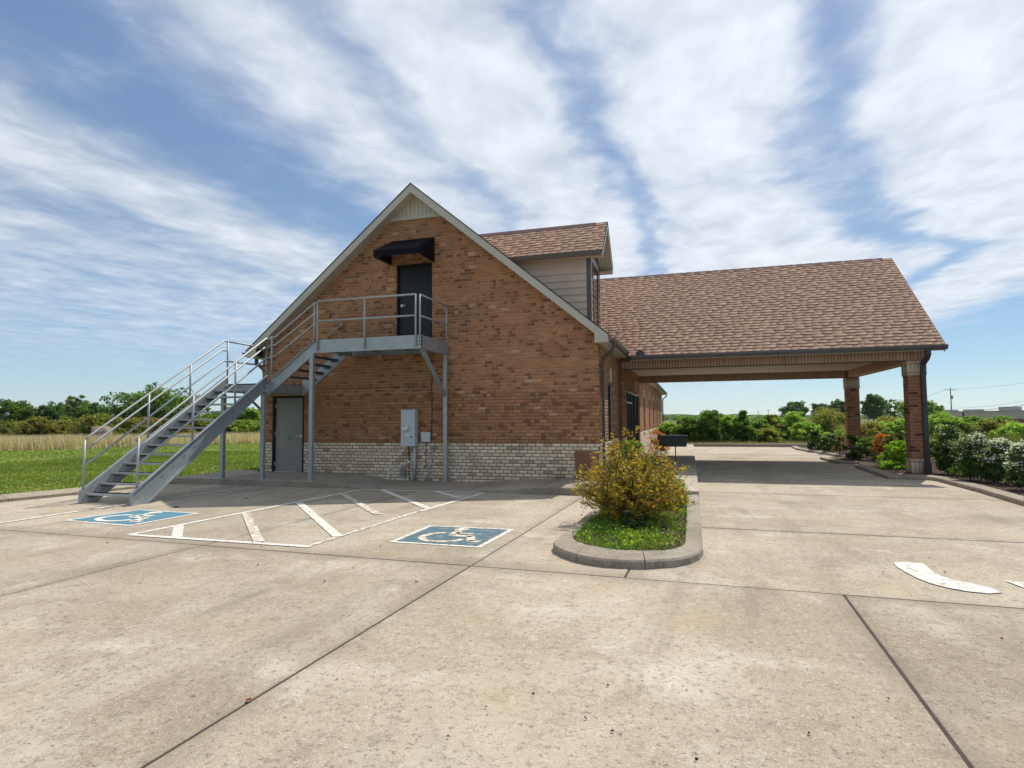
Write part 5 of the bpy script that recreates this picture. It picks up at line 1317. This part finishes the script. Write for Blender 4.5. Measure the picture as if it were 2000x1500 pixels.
plant('iris_clump', 'dark blue-green strappy clump at the foot of the island shrub', 'plant', (-.78, 8.1, .045), .34, .16, [(.02, .055, .035), (.03, .07, .045)], .12, 8, 18, 'bush', h0=.04, seed=8, trunk=False, asp=.16)
# mulch chips in island and right bed
def chips(name, label, xy, z, seed):
    g_ = np.random.default_rng(seed); n = len(xy); P = np.c_[xy, z+g_.uniform(.002, .018, n)]
    V, F = leaf_quads(P, .055, .35, up=2.2, r_=g_); pal = np.array([(.11, .05, .03), (.075, .038, .026), (.16, .085, .05), (.20, .125, .08)])
    o = quadmesh(name, V, F, 'mulch', None, tint=pal[g_.integers(4, size=n)]); tag(o, label, 'mulch', kind='stuff')
q = np.c_[g.uniform(-1.5, -.05, 2600), g.uniform(6.8, 10, 2600)]; chips('island_mulch', 'brown mulch chips in the island bed', q[in_island(q[:, 0], q[:, 1])], .045, 11)
q = np.c_[g.uniform(5.75, 8.5, 9000), g.uniform(11, 26, 9000)]; q2 = np.c_[g.uniform(4.95, 5.9, 2200), g.uniform(17.1, 20.4, 2200)]
chips('bed_mulch', 'reddish-brown mulch chips under the right-hand shrubs', np.r_[q, q2], .062, 12)

# --- bushes along the right wall and in the right bed
def base(px, py, z=.06): return onz(px, py, z)
def bush(px, py, top, wpx, pal, label, seed, name='bush', petals=0, leaf=.07, nc=60, nl=70, z=.06, shape='bush', asp=.55, y=None):
    b = base(px, py, z) if y is None else np.array([*ony(px, py, y)[:2], z])
    dist = (b-CP)@CF; h = max(.25, CAMZ+((ray(px, top)*dist)[2])-z); rx = wpx/2/FPX*dist
    return plant(name, label, 'shrub', b, h, rx, pal, leaf, nc, nl, shape, h0=h*.08, seed=seed, trunk=False, stems=8, petals=petals, asp=asp)
plant('bush', 'bright green bush under the first side window, behind the golden shrub', 'shrub', (-1.45, 15.6, .12), .92, .42, G_BRIGHT, .055, 40, 60, 'bush', seed=21, trunk=False, stems=6)
plant('bush', 'rusty orange bush behind the golden shrub, left of the drop box', 'shrub', (-1.22, 24.3, .14), 1.0, .50, G_ORANGE, .06, 36, 60, 'bush', seed=22, trunk=False, stems=6)
G_WF = [(.07, .13, .035), (.09, .16, .04), (.12, .20, .05), (.055, .10, .035)]
bush(1858, 926, 829, 78, G_WF, 'dark shrub with a few white blossoms just right of the near column', 31, petals=350, nc=90)
bush(1905, 938, 846, 80, G_WF, 'white-flowered shrub second right of the near column', 32, petals=1050, nc=90)
bush(1958, 944, 858, 76, G_WF, 'white-flowered shrub third right of the near column', 33, petals=1190, nc=90)
bush(2012, 958, 864, 76, G_WF, 'white-flowered shrub cut by the right edge of the photo', 34, petals=1120, nc=90)
bush(1752, 914, 858, 66, G_BRIGHT, 'bright lime-green shrub left of the near column', 35, leaf=.10, nc=46, nl=36)
bush(1742, 917, 899, 52, G_BRIGHT, 'low lime-green plant in front of the lime shrub', 36, leaf=.08, nc=20, nl=30)
bush(1755, 905, 842, 56, [(.03, .065, .02), (.05, .09, .03), (.07, .11, .045)], 'dark green broad-leaved shrub left of the near column, behind the lime shrub', 37, leaf=.10, nc=44, nl=40)
bush(1727, 902, 842, 48, G_ORANGE, 'orange-leaved shrub between the two columns', 38, leaf=.06, nc=40, nl=60)
bush(1700, 899, 852, 56, G_MID, 'mid-green shrub right of the far column', 39, leaf=.09, nc=40, nl=44)
bush(1669, 897, 848, 40, G_DARK+G_MID, 'green shrub growing against the foot of the far column', 40, leaf=.09, nc=40, nl=44)
bush(1645, 889, 850, 34, [(.20, .09, .05), (.12, .10, .04), (.08, .10, .03)], 'small reddish shrub left of the far column', 41, leaf=.08, nc=26, nl=36)
bush(1623, 884, 844, 40, G_DARK, 'rounded dark green shrub at the bed tip, right one of the pair', 42, leaf=.08, nc=50, nl=60, petals=60)
bush(1594, 880, 840, 36, G_DARK, 'rounded dark green shrub at the bed tip, left one of the pair', 43, leaf=.08, nc=50, nl=60, petals=60)
bush(1640, 878, 836, 60, G_LIGHT, 'pale feathery shrub behind the far column foot', 44, leaf=.10, nc=36, nl=40)

# --- saplings and bushes beyond the far kerb
def at_dist(px, dist, z=-.1):
    d = ray(px, 815); h = d.copy(); t = dist/(d@CF); p = CP+d*t; return np.array([p[0], p[1], z])
def tree_px(px, top, wpx, dist, pal, label, seed, name='tree', cat='tree', shape='round', leaf=.3, nc=50, nl=40, h0f=.12, trunk=True, z=-.1, ragged=.25, asp=.6, group=None, nlimb=6):
    p = at_dist(px, dist, z); h = CAMZ+(ray(px, top)*dist)[2]-z; rx = wpx/2/FPX*dist
    return plant(name, label, cat, p, h, rx, pal, leaf, nc, nl, shape, h0=h*h0f, seed=seed, trunk=trunk, ragged=ragged, asp=asp, group=group, nlimb=nlimb)
SAP = [(1308, 826, 46, 46, G_LIGHT, 'low light green sapling just beyond the far end of the side wall', 'bush'),
       (1348, 812, 60, 44, G_MID, 'leafy green sapling behind the drop box', 'bush'),
       (1384, 801, 56, 42, G_MID+G_DARK, 'tallest leafy sapling beyond the lane, right of the drop box', 'bush'),
       (1420, 812, 44, 43, G_LIGHT, 'light green sapling next right of the tallest leafy sapling', 'bush'),
       (1452, 806, 40, 42, G_DARK+G_MID, 'dark narrow sapling near the middle of the lane end', 'cone'),
       (1478, 818, 44, 45, G_MID, 'mid-green bush just right of the dark narrow sapling', 'bush'),
       (1497, 838, 42, 40, G_OLIVE, 'low olive bush at the lane end', 'bush'),
       (1508, 810, 38, 47, G_OLIVE, 'olive sapling behind the low olive bush', 'bush'),
       (1546, 803, 46, 46, G_LIGHT, 'pale green upright sapling below the far dark grove', 'bush'),
       (1570, 826, 46, 42, G_LIGHT, 'low pale bush left of the dark shrub pair', 'bush'),
       (1618, 796, 84, 50, G_OLIVE, 'broad olive-gold dome tree left of the far column', 'bush'),
       (1700, 824, 60, 44, G_OLIVE+G_BROWN, 'olive-brown bush behind the gap between the columns, left one', 'bush'),
       (1736, 814, 56, 48, G_BROWN+G_OLIVE, 'russet olive bush behind the gap between the columns, right one', 'bush'),
       (1758, 818, 50, 42, G_LIGHT, 'yellow-green sapling partly behind the near column', 'bush'),
       (1838, 806, 52, 44, G_LIGHT, 'yellow-green sapling just right of the near downspout', 'bush'),
       (1868, 822, 50, 43, G_DARK+G_OLIVE, 'dark olive sapling behind the first white-flowered shrub', 'bush'),
       (1896, 812, 50, 50, G_MID, 'green sapling right of the near power pole foot', 'bush'),
       (1930, 820, 54, 46, G_OLIVE, 'olive sapling in front of the beige building', 'bush'),
       (1955, 814, 44, 48, G_MID, 'upright mid-green sapling in front of the beige building', 'bush'),
       (1985, 826, 60, 42, G_LIGHT, 'light green sapling near the right edge of the photo', 'bush')]
for i, (px, top, w, d, pal, lab, shp) in enumerate(SAP):
    tree_px(px, top-3, w*1.25, 36.6+(d-42)*.5, [tuple(x*1.3 for x in q_) for q_ in pal], lab, 60+i, 'sapling', 'sapling', shp, leaf=.145, nc=150, nl=62, h0f=.0, group='saplings beyond the lane', asp=.5, ragged=.95)
FAR = [(1553, 785, 46, 150, G_DARK, 'dark grove-like pine above the saplings, left of the far poles', 'round', .7),
       (1602, 787, 30, 165, G_DARK, 'dark pine beside the slim power pole', 'round', .7), (1638, 782, 36, 160, G_DARK, 'dark rounded pine just left of the far column', 'round', .7),
       (1706, 771, 46, 120, G_DARK+G_MID, 'tall green tree between the two columns', 'round', .55), (1740, 778, 30, 140, G_DARK, 'sparse dark pine right of the tall tree between the columns', 'round', .5),
       (1785, 779, 64, 105, G_MID+G_LIGHT, 'broad light green tree behind the near column', 'round', .5), (1826, 792, 30, 110, G_LIGHT, 'light green tree just right of the near column, far off', 'round', .5)]
for i, (px, top, w, d, pal, lab, shp, lf) in enumerate(FAR):
    tree_px(px, top, w, d, pal, lab, 90+i, 'tree', 'tree', shp, leaf=lf, nc=30 if 'sparse' in lab else 90, nl=40, h0f=.25, ragged=.3, group='trees far beyond the lane')
# --- left: bushes and trees beyond the tall grass
LT = [(22, 780, 74, 74, G_DARK+G_MID, 'dark green tree at the left edge of the photo', 'round'), (98, 792, 52, 78, G_DARK, 'dark tree left of the pale-topped tree', 'round'),
      (145, 776, 44, 84, [(.15, .21, .10), (.18, .24, .12), (.12, .18, .07)], 'pale-topped slender tree among the dark trees', 'round'), (182, 792, 56, 76, G_DARK+G_MID, 'dark rounded tree right of the pale-topped tree', 'round'),
      (296, 758, 126, 66, G_DARK+G_MID+G_MID, 'largest green tree behind the staircase railings', 'round'), (352, 776, 70, 70, G_MID, 'green tree directly right of the largest tree', 'round'),
      (478, 796, 66, 58, G_LIGHT+G_MID, 'light green tree seen past the building corner', 'round'), (424, 806, 60, 62, G_MID+G_LIGHT, 'green tree seen between the lower stair treads', 'round')]
for i, (px, top, w, d, pal, lab, shp) in enumerate(LT):
    tree_px(px, top-1, w*1.0, d, pal, lab, 120+i, 'tree', 'tree', shp, leaf=.34, nc=190 if w > 100 else 130, nl=62, h0f=.14, group='trees behind the lawn', z=0.0, ragged=.35)
LBU = [(-6, 822, 70), (42, 826, 60), (70, 818, 66), (116, 822, 60), (150, 815, 74), (196, 812, 70), (240, 818, 62), (282, 816, 66), (330, 820, 60), (372, 816, 66), (412, 824, 56), (446, 820, 54), (480, 822, 54), (508, 826, 40)]
LBN = ['at the left edge of the photo', 'below the dark tree at the left edge', 'with a russet top, left part of the hedge row', 'left of the hay bale, second to the russet one', 'just left of the hay bale', 'directly behind the hay bale',
       'just right of the hay bale', 'below the largest tree, left one', 'below the largest tree, right one', 'behind the middle of the lower stair flight', 'behind the upper part of the lower flight', 'seen under the stair landing, left one', 'seen under the stair landing, right one', 'right beside the building corner']
for i, ((px, top, w), nm) in enumerate(zip(LBU, LBN)):
    pal = (G_BROWN+G_OLIVE) if i in (2, 7, 8) else (G_OLIVE if i < 10 else G_LIGHT+G_OLIVE)
    tree_px(px, top-6, w*1.35, 49+3*math.sin(i*2.1), pal, 'olive bush '+nm, 150+i, 'bush', 'bush', 'bush', leaf=.24, nc=84, nl=64, h0f=.02, trunk=False, group='bushes behind the tall grass', z=0.0, ragged=.45)

# --- lawn blades, dry grass band
g = np.random.default_rng(77)
def lawn_pts(n, x0, x1, y0, y1):
    q = np.c_[g.uniform(x0, x1, n), g.uniform(y0, y1, n)]; ok = np.array([in_lawn(a, b) for a, b in q]); return q[ok]
q = np.r_[lawn_pts(26000, -24, -11.6, 6, 24), lawn_pts(26000, -36, -11.6, 10, 40)]
zl = np.where(q[:, 0] > -14, .10, .10-(-14-q[:, 0])*.0016)
V, F, t = tufts(g, np.c_[q, zl-.01], 4, .060, .022, [(.135, .20, .026), (.165, .225, .034), (.20, .24, .05), (.115, .175, .024)], 1.0)
pt = np.repeat(np.sin(q[:, 0]*.9+np.sin(q[:, 1]*.7)*2)*np.sin(q[:, 1]*.8+1), 4); t = t*(1+.16*pt)[:, None]*np.stack([1+.10*pt, np.ones(len(pt)), np.ones(len(pt))], 1)
tag(quadmesh('grass', V, F, 'blade', None, tint=t), 'short grass blades on the mown lawn', 'grass', kind='stuff')
# band behind the lawn, along the line seen in the photograph
A = np.array([[-46.0, 13.0], [-36.2, 22.6], [-33.2, 25.9], [-27.6, 33.4], [-20.0, 43.0]])
n = 15000; tt_ = g.uniform(0, 4, n); i0 = np.minimum(tt_.astype(int), 3); fr_ = (tt_-i0)[:, None]; base_ = A[i0]*(1-fr_)+A[i0+1]*fr_; nrm = np.array([-.80, .60])
q = base_+nrm*(g.uniform(0, 1, n)**1.2*9-np.where(g.random(n) < .12, g.uniform(0, 2.2, n), 0)+.5*np.sin(base_[:, 0]*1.7)+.4*np.sin(base_[:, 1]*3.1))[:, None]
V, F, t = tufts(g, np.c_[q, np.full(n, .0)], 4, .74, .035, [(.56, .45, .34), (.62, .52, .41), (.48, .38, .28), (.40, .37, .22), (.58, .45, .37), (.30, .32, .13)], .6)
tag(quadmesh('dry_grass', V, F, 'blade', None, tint=t), 'tall dry tan grass behind the lawn', 'grass', kind='stuff')
n = 5000; q = np.c_[g.uniform(-.5, 12, n), 34.6+g.uniform(0, 1, n)**1.5*6]
V, F, t = tufts(g, np.c_[q, np.full(n, -.1)], 3, .28, .022, [(.46, .37, .25), (.30, .25, .14), (.14, .17, .05), (.11, .15, .04)], .6)
tag(quadmesh('rough_grass', V, F, 'blade', None, tint=t), 'rough tan grass beyond the far kerb', 'grass', kind='stuff')
n = 17000; q = np.c_[g.uniform(8.4, 32, n), g.uniform(2, 44, n)]
V, F, t = tufts(g, np.c_[q, np.full(n, -.1)], 4, .6, .03, [(.12, .15, .04), (.16, .17, .06), (.10, .14, .03), (.22, .19, .09)], .6)
tag(quadmesh('meadow_grass', V, F, 'blade', None, tint=t), 'rough green grass behind the right-hand shrubs', 'grass', kind='stuff')
# hay bale
hb_ = atd(198, 861, 40.5); hb_ = np.array([hb_[0], hb_[1], .0]); hbr = tag(empty('hay_bale', tuple(hb_), rad(35)), 'weathered round hay bale lying in the tall dry grass', 'hay bale')
mb = MB(); ring = []; nn_ = 22; vs = []; xsb = [-.58, -.55, -.3, 0, .3, .55, .58]; rsb = [.62, .70, .74, .73, .745, .70, .60]
for xx, rr_ in zip(xsb, rsb):
    for j in range(nn_): a = 2*math.pi*j/nn_; k = rr_*(1+g.normal()*.018); vs.append((xx, k*math.cos(a), .70+k*math.sin(a)*.96))
vs = [(a*.9, b*.86, c*.9) for a, b, c in vs]
fs = [(i*nn_+j, i*nn_+(j+1) % nn_, (i+1)*nn_+(j+1) % nn_, (i+1)*nn_+j) for i in range(6) for j in range(nn_)]+[tuple(range(nn_))[::-1], tuple(6*nn_+j for j in range(nn_))]
mb.add(vs, fs); mb.build('bale', 'hay', hbr, smooth=True)

# --- distance: hills, far woods
def ridge(name, label, dist, pts, m, depth, zb=-3, cat='hill', kind='structure'):
    mb = MB(); vs = []; n = len(pts); fs = []
    for (px, py) in pts:
        p = atd(px, py, dist); d = p[:2]/np.linalg.norm(p[:2]); q = p[:2]+d*depth
        vs += [(p[0]-d[0]*depth*.5, p[1]-d[1]*depth*.5, zb), (p[0], p[1], p[2]), (q[0], q[1], zb)]
    for i in range(n-1):
        for j in range(2): fs.append((i*3+j, (i+1)*3+j, (i+1)*3+j+1, i*3+j+1))
    mb.add(vs, fs); return tag(mb.build(name, m, smooth=False), label, cat, kind=kind)
g = np.random.default_rng(3)
xs_ = np.arange(-260, 560, 20); ridge('hill', 'low wooded hill on the left horizon', 2600, [(x, 812-8*math.exp(-((x-10)/70)**2)-6*math.exp(-((x-95)/40)**2)+4*math.sin(x/47)+g.normal()*.5) for x in xs_], 'hill', 900)
xs_ = np.arange(1180, 2300, 16); ridge('far_hill', 'low wooded ridge on the horizon beyond the lane', 900, [(x, 812-4*math.exp(-((x-1300)/40)**2)+2*math.sin(x/60)-(x-1300)*.004+g.normal()*.6) for x in xs_], 'hill', 260)
def woods(name, label, x0, x1, dist, top, n, pal, seed, leaf):
    g_ = np.random.default_rng(seed); px = g_.uniform(x0, x1, n); P = []
    for x in px:
        dd = dist*g_.uniform(.95, 1.1); p = atd(x, 815, dd); h = (CAMZ+(ray(x, top+g_.uniform(0, 5))*dd)[2])
        k = 26; P.append(np.c_[p[0]+g_.normal(size=k)*leaf*1.6, p[1]+g_.normal(size=k)*leaf*1.6, g_.uniform(-.5, max(.5, h), k)])
    P = np.concatenate(P); V, F = leaf_quads(P, leaf, .7, r_=g_); pal = np.array(pal)
    tag(quadmesh(name, V, F, 'leaf', None, tint=pal[g_.integers(len(pal), size=len(P))]), label, 'woods', kind='stuff')
woods('far_woods', 'far line of woods across the right horizon', 1270, 2060, 420, 811, 420, G_DARK+G_MID, 4, 2.6)
woods('left_woods', 'far low line of woods behind the left trees', -60, 560, 320, 822, 300, G_DARK+G_MID, 6, 1.6)

# ================================================================== POLES, WIRES, FAR BUILDING
def pole(px, top, dist, label, seed=0, arm=2.4, drum=False):
    p = at_dist(px, dist, -1.0); zt = CAMZ+(ray(px, top)*dist)[2]
    root = tag(empty('power_pole', tuple(p)), label, 'power pole'); h = zt-p[2]
    r0 = .16 if dist < 260 else .20
    m = MB(); m.tube([(0, 0, 0), (0, 0, h)], [r0*1.2, r0*.75], 8); m.build('pole', 'wood_pole', root)
    v = np.array([CR[0], CR[1], 0]); v /= np.linalg.norm(v); a = (v*arm/2); m = MB(); zz = h-.7
    m.tube([(-a[0], -a[1], zz), (a[0], a[1], zz)], .085*max(1, dist/200), 4, math.pi/4); m.build('crossarm', 'wood_pole', root)
    for s_ in (-1, -.45, .45, 1):
        m = MB(); m.tube([(a[0]*s_*.95, a[1]*s_*.95, zz+.06), (a[0]*s_*.95, a[1]*s_*.95, zz+.36)], .06, 6); m.build('insulator', 'far_metal', root)
    if drum:
        m = MB(); c = v*.42; m.tube([(c[0], c[1], h-3.4), (c[0], c[1], h-2.4)], .26, 10); m.build('transformer', 'far_metal', root)
        for s_ in (-1, 1):
            m = MB(); c = v*s_*1.0; m.tube([(v[0]*s_*.1, v[1]*s_*.1, h-7.4), (c[0]*1.0, c[1]*1.0, h-7.2)], .10, 6); m.tube([(c[0], c[1], h-7.2), (c[0]*2.2, c[1]*2.2, h-7.1)], .17, 6); m.build('bracket', 'far_metal', root)
    return p, zt, v
P1 = pole(1859, 757, 180, 'tallest power pole with transformer, in front of the beige building', arm=3.4, drum=True)
P2 = pole(1721, 774, 250, 'power pole between the two columns', arm=3.3)
P3 = pole(1588, 787, 330, 'slim power pole beside the dark pines', arm=3.0)
P4 = pole(1528, 793, 420, 'small far power pole left of the dark grove', arm=3.0)
P5 = pole(1501, 800, 520, 'smaller far power pole, next left again', arm=3.2)
P6 = pole(1481, 803, 600, 'smallest far pole, leftmost of the row', arm=1.4)
def wire(a, b, sag, label, r=.03):
    a = np.array(a); b = np.array(b); pts = [a+(b-a)*t-np.array([0, 0, sag*4*t*(1-t)]) for t in np.linspace(0, 1, 13)]; m = MB(); m.tube(pts, r, 4); tag(m.build('overhead_wire', 'wire'), label, 'wire', 'overhead wires')
def topof(P, dz=-.4, off=0.0): return (P[0][0]+P[2][0]*off, P[0][1]+P[2][1]*off, P[1]+dz)
R1 = atd(2080, 733, 110); R2 = atd(2080, 776, 110); R3 = atd(2080, 768, 110)
wire(topof(P1, -.4, 1.5), R1, .6, 'top overhead wire running right from the tallest pole', .022)
wire(topof(P1, -7.2), R2, .7, 'lower thick cable running right from the tallest pole', .05)
wire(topof(P1, -6.2), R3, .7, 'middle cable running right from the tallest pole', .025)
wire(topof(P1, -.4, -1.5), topof(P2, -.4, 1.5), 2.2, 'top wire between the tallest pole and the pole between the columns', .03)
wire(topof(P1, -7.2), topof(P2, -7), 1.6, 'lower cable between the tallest pole and the pole between the columns', .05)
wire(topof(P2), topof(P3), 2.0, 'wire from the pole between the columns to the slim pole', .035)
wire(topof(P3), topof(P4), 2.0, 'wire from the slim pole to the small far pole', .04)
# far beige building, seen end on
FA = atd(1800, 812, 170); FB = atd(2140, 794, 118)
fb = tag(empty('warehouse', (FA[0], FA[1], -1.6)), 'long low beige flat-roofed building with a red brick base far right', 'building')
d = FB[:2]-FA[:2]; Lw = np.linalg.norm(d); fb.rotation_euler = (0, 0, math.atan2(d[1], d[0]))
htop = CAMZ+(ray(1900, 804)*150)[2]+1.6
box('wall', 'far_wall', fb, 0, Lw, 0, 30, 2.35, htop); box('brick_base', 'far_brick', fb, -.05, Lw+.05, -.06, 30, 0, 2.348); box('parapet', 'far_metal', fb, -.1, Lw+.1, -.12, .35, htop+.002, htop+.14)
for x, w, h_ in ((3, 3.0, .55), (12.0, 3.4, .5), (24, 3.2, .95), (32, 3.4, .5), (38.5, 4.0, .7), (46, 5.4, .6), (55, 4.2, .9), (63, 5, .5)):
    if x+w < Lw: box('roof_unit', 'far_metal', fb, x, x+w, 3, 6, htop+.14, htop+.14+h_)
m = MB(); m.tube([(56.5, 4, htop+1.0), (56.5, 4, htop+2.6)], .12, 6); m.tube([(55.8, 4, htop+2.3), (57.6, 4, htop+2.3)], .08, 6); m.build('roof_mast', 'far_metal', fb)
for x in (9.5, 16): box('window', 'meter_dark', fb, x, x+.7, -.07, -.06, 2.5, 4.0)

# ================================================================== SMALL DEBRIS
def flat_leaf(px, py, name, m, label, cat, s=.05, group=None, z=.004):
    p = onz(px, py, .0); mb = MB(); a = rng.uniform(0, 6.28); pts = []
    for i in range(7): t = 2*math.pi*i/7; k = s*(1 if i in (0,) else rng.uniform(.4, .7)); pts.append((k*math.cos(t+a), k*math.sin(t+a)*.7, z+.010*rng.random()))
    mb.add(pts+[(0, 0, z+.014)], [(i, (i+1) % 7, 7) for i in range(7)]); o = mb.build(name, m); o.location = (p[0], p[1], 0); tag(o, label, cat, group); return o
flat_leaf(488, 1369, 'fallen_leaf', 'red_leaf', 'red fallen leaf lying on the slab joint', 'leaf', .03)
flat_leaf(1197, 1431, 'brick_chip', 'red_leaf', 'tiny red chip near the bottom of the photo', 'chip', .017)
flat_leaf(345, 991, 'fallen_leaf', 'debris', 'dark leaf scrap at the shadow edge by the stair', 'leaf', .10); flat_leaf(481, 974, 'fallen_leaf', 'debris', 'dark leaf scrap in the wall shadow', 'leaf', .07)
flat_leaf(709, 941, 'fallen_leaf', 'debris', 'dark leaf scrap on the sidewalk ramp', 'leaf', .06, z=.06)
for (px, py) in ((211, 1043), (210, 1061), (338, 1054), (511, 1068), (274, 1142), (504, 1105), (633, 1137), (1015, 1029), (743, 1068), (813, 1138), (949, 1384), (875, 1442), (1042, 1358), (1187, 1341), (1143, 1405), (1580, 1435), (1725, 1119), (1845, 1119), (1957, 1250), (1735, 1368), (690, 1110), (1359, 1486)):
    flat_leaf(px, py, 'debris', 'debris', 'tiny dark speck of litter on the concrete', 'debris', .014+.00004*max(0, 1300-py), 'specks of litter on the lot')

# ================================================================== AIR
hz_ = MB(); hz_.box(-3300, 3300, -400, 4200, -1.1-3, 90); hzo = hz_.build('haze', 'wire'); hzo.data.materials.clear()
hm = bpy.data.materials.new('haze'); hm.use_nodes = True; nt = hm.node_tree; nt.nodes.clear()
ho = nt.nodes.new('ShaderNodeOutputMaterial'); hv = nt.nodes.new('ShaderNodeVolumePrincipled'); hv.inputs['Color'].default_value = (.86, .93, 1, 1); hv.inputs['Density'].default_value = .00011; hv.inputs['Anisotropy'].default_value = .3
nt.links.new(hv.outputs[0], ho.inputs['Volume']); hzo.data.materials.append(hm)
tag(hzo, 'thin pale haze over the far distance', 'haze', kind='stuff')
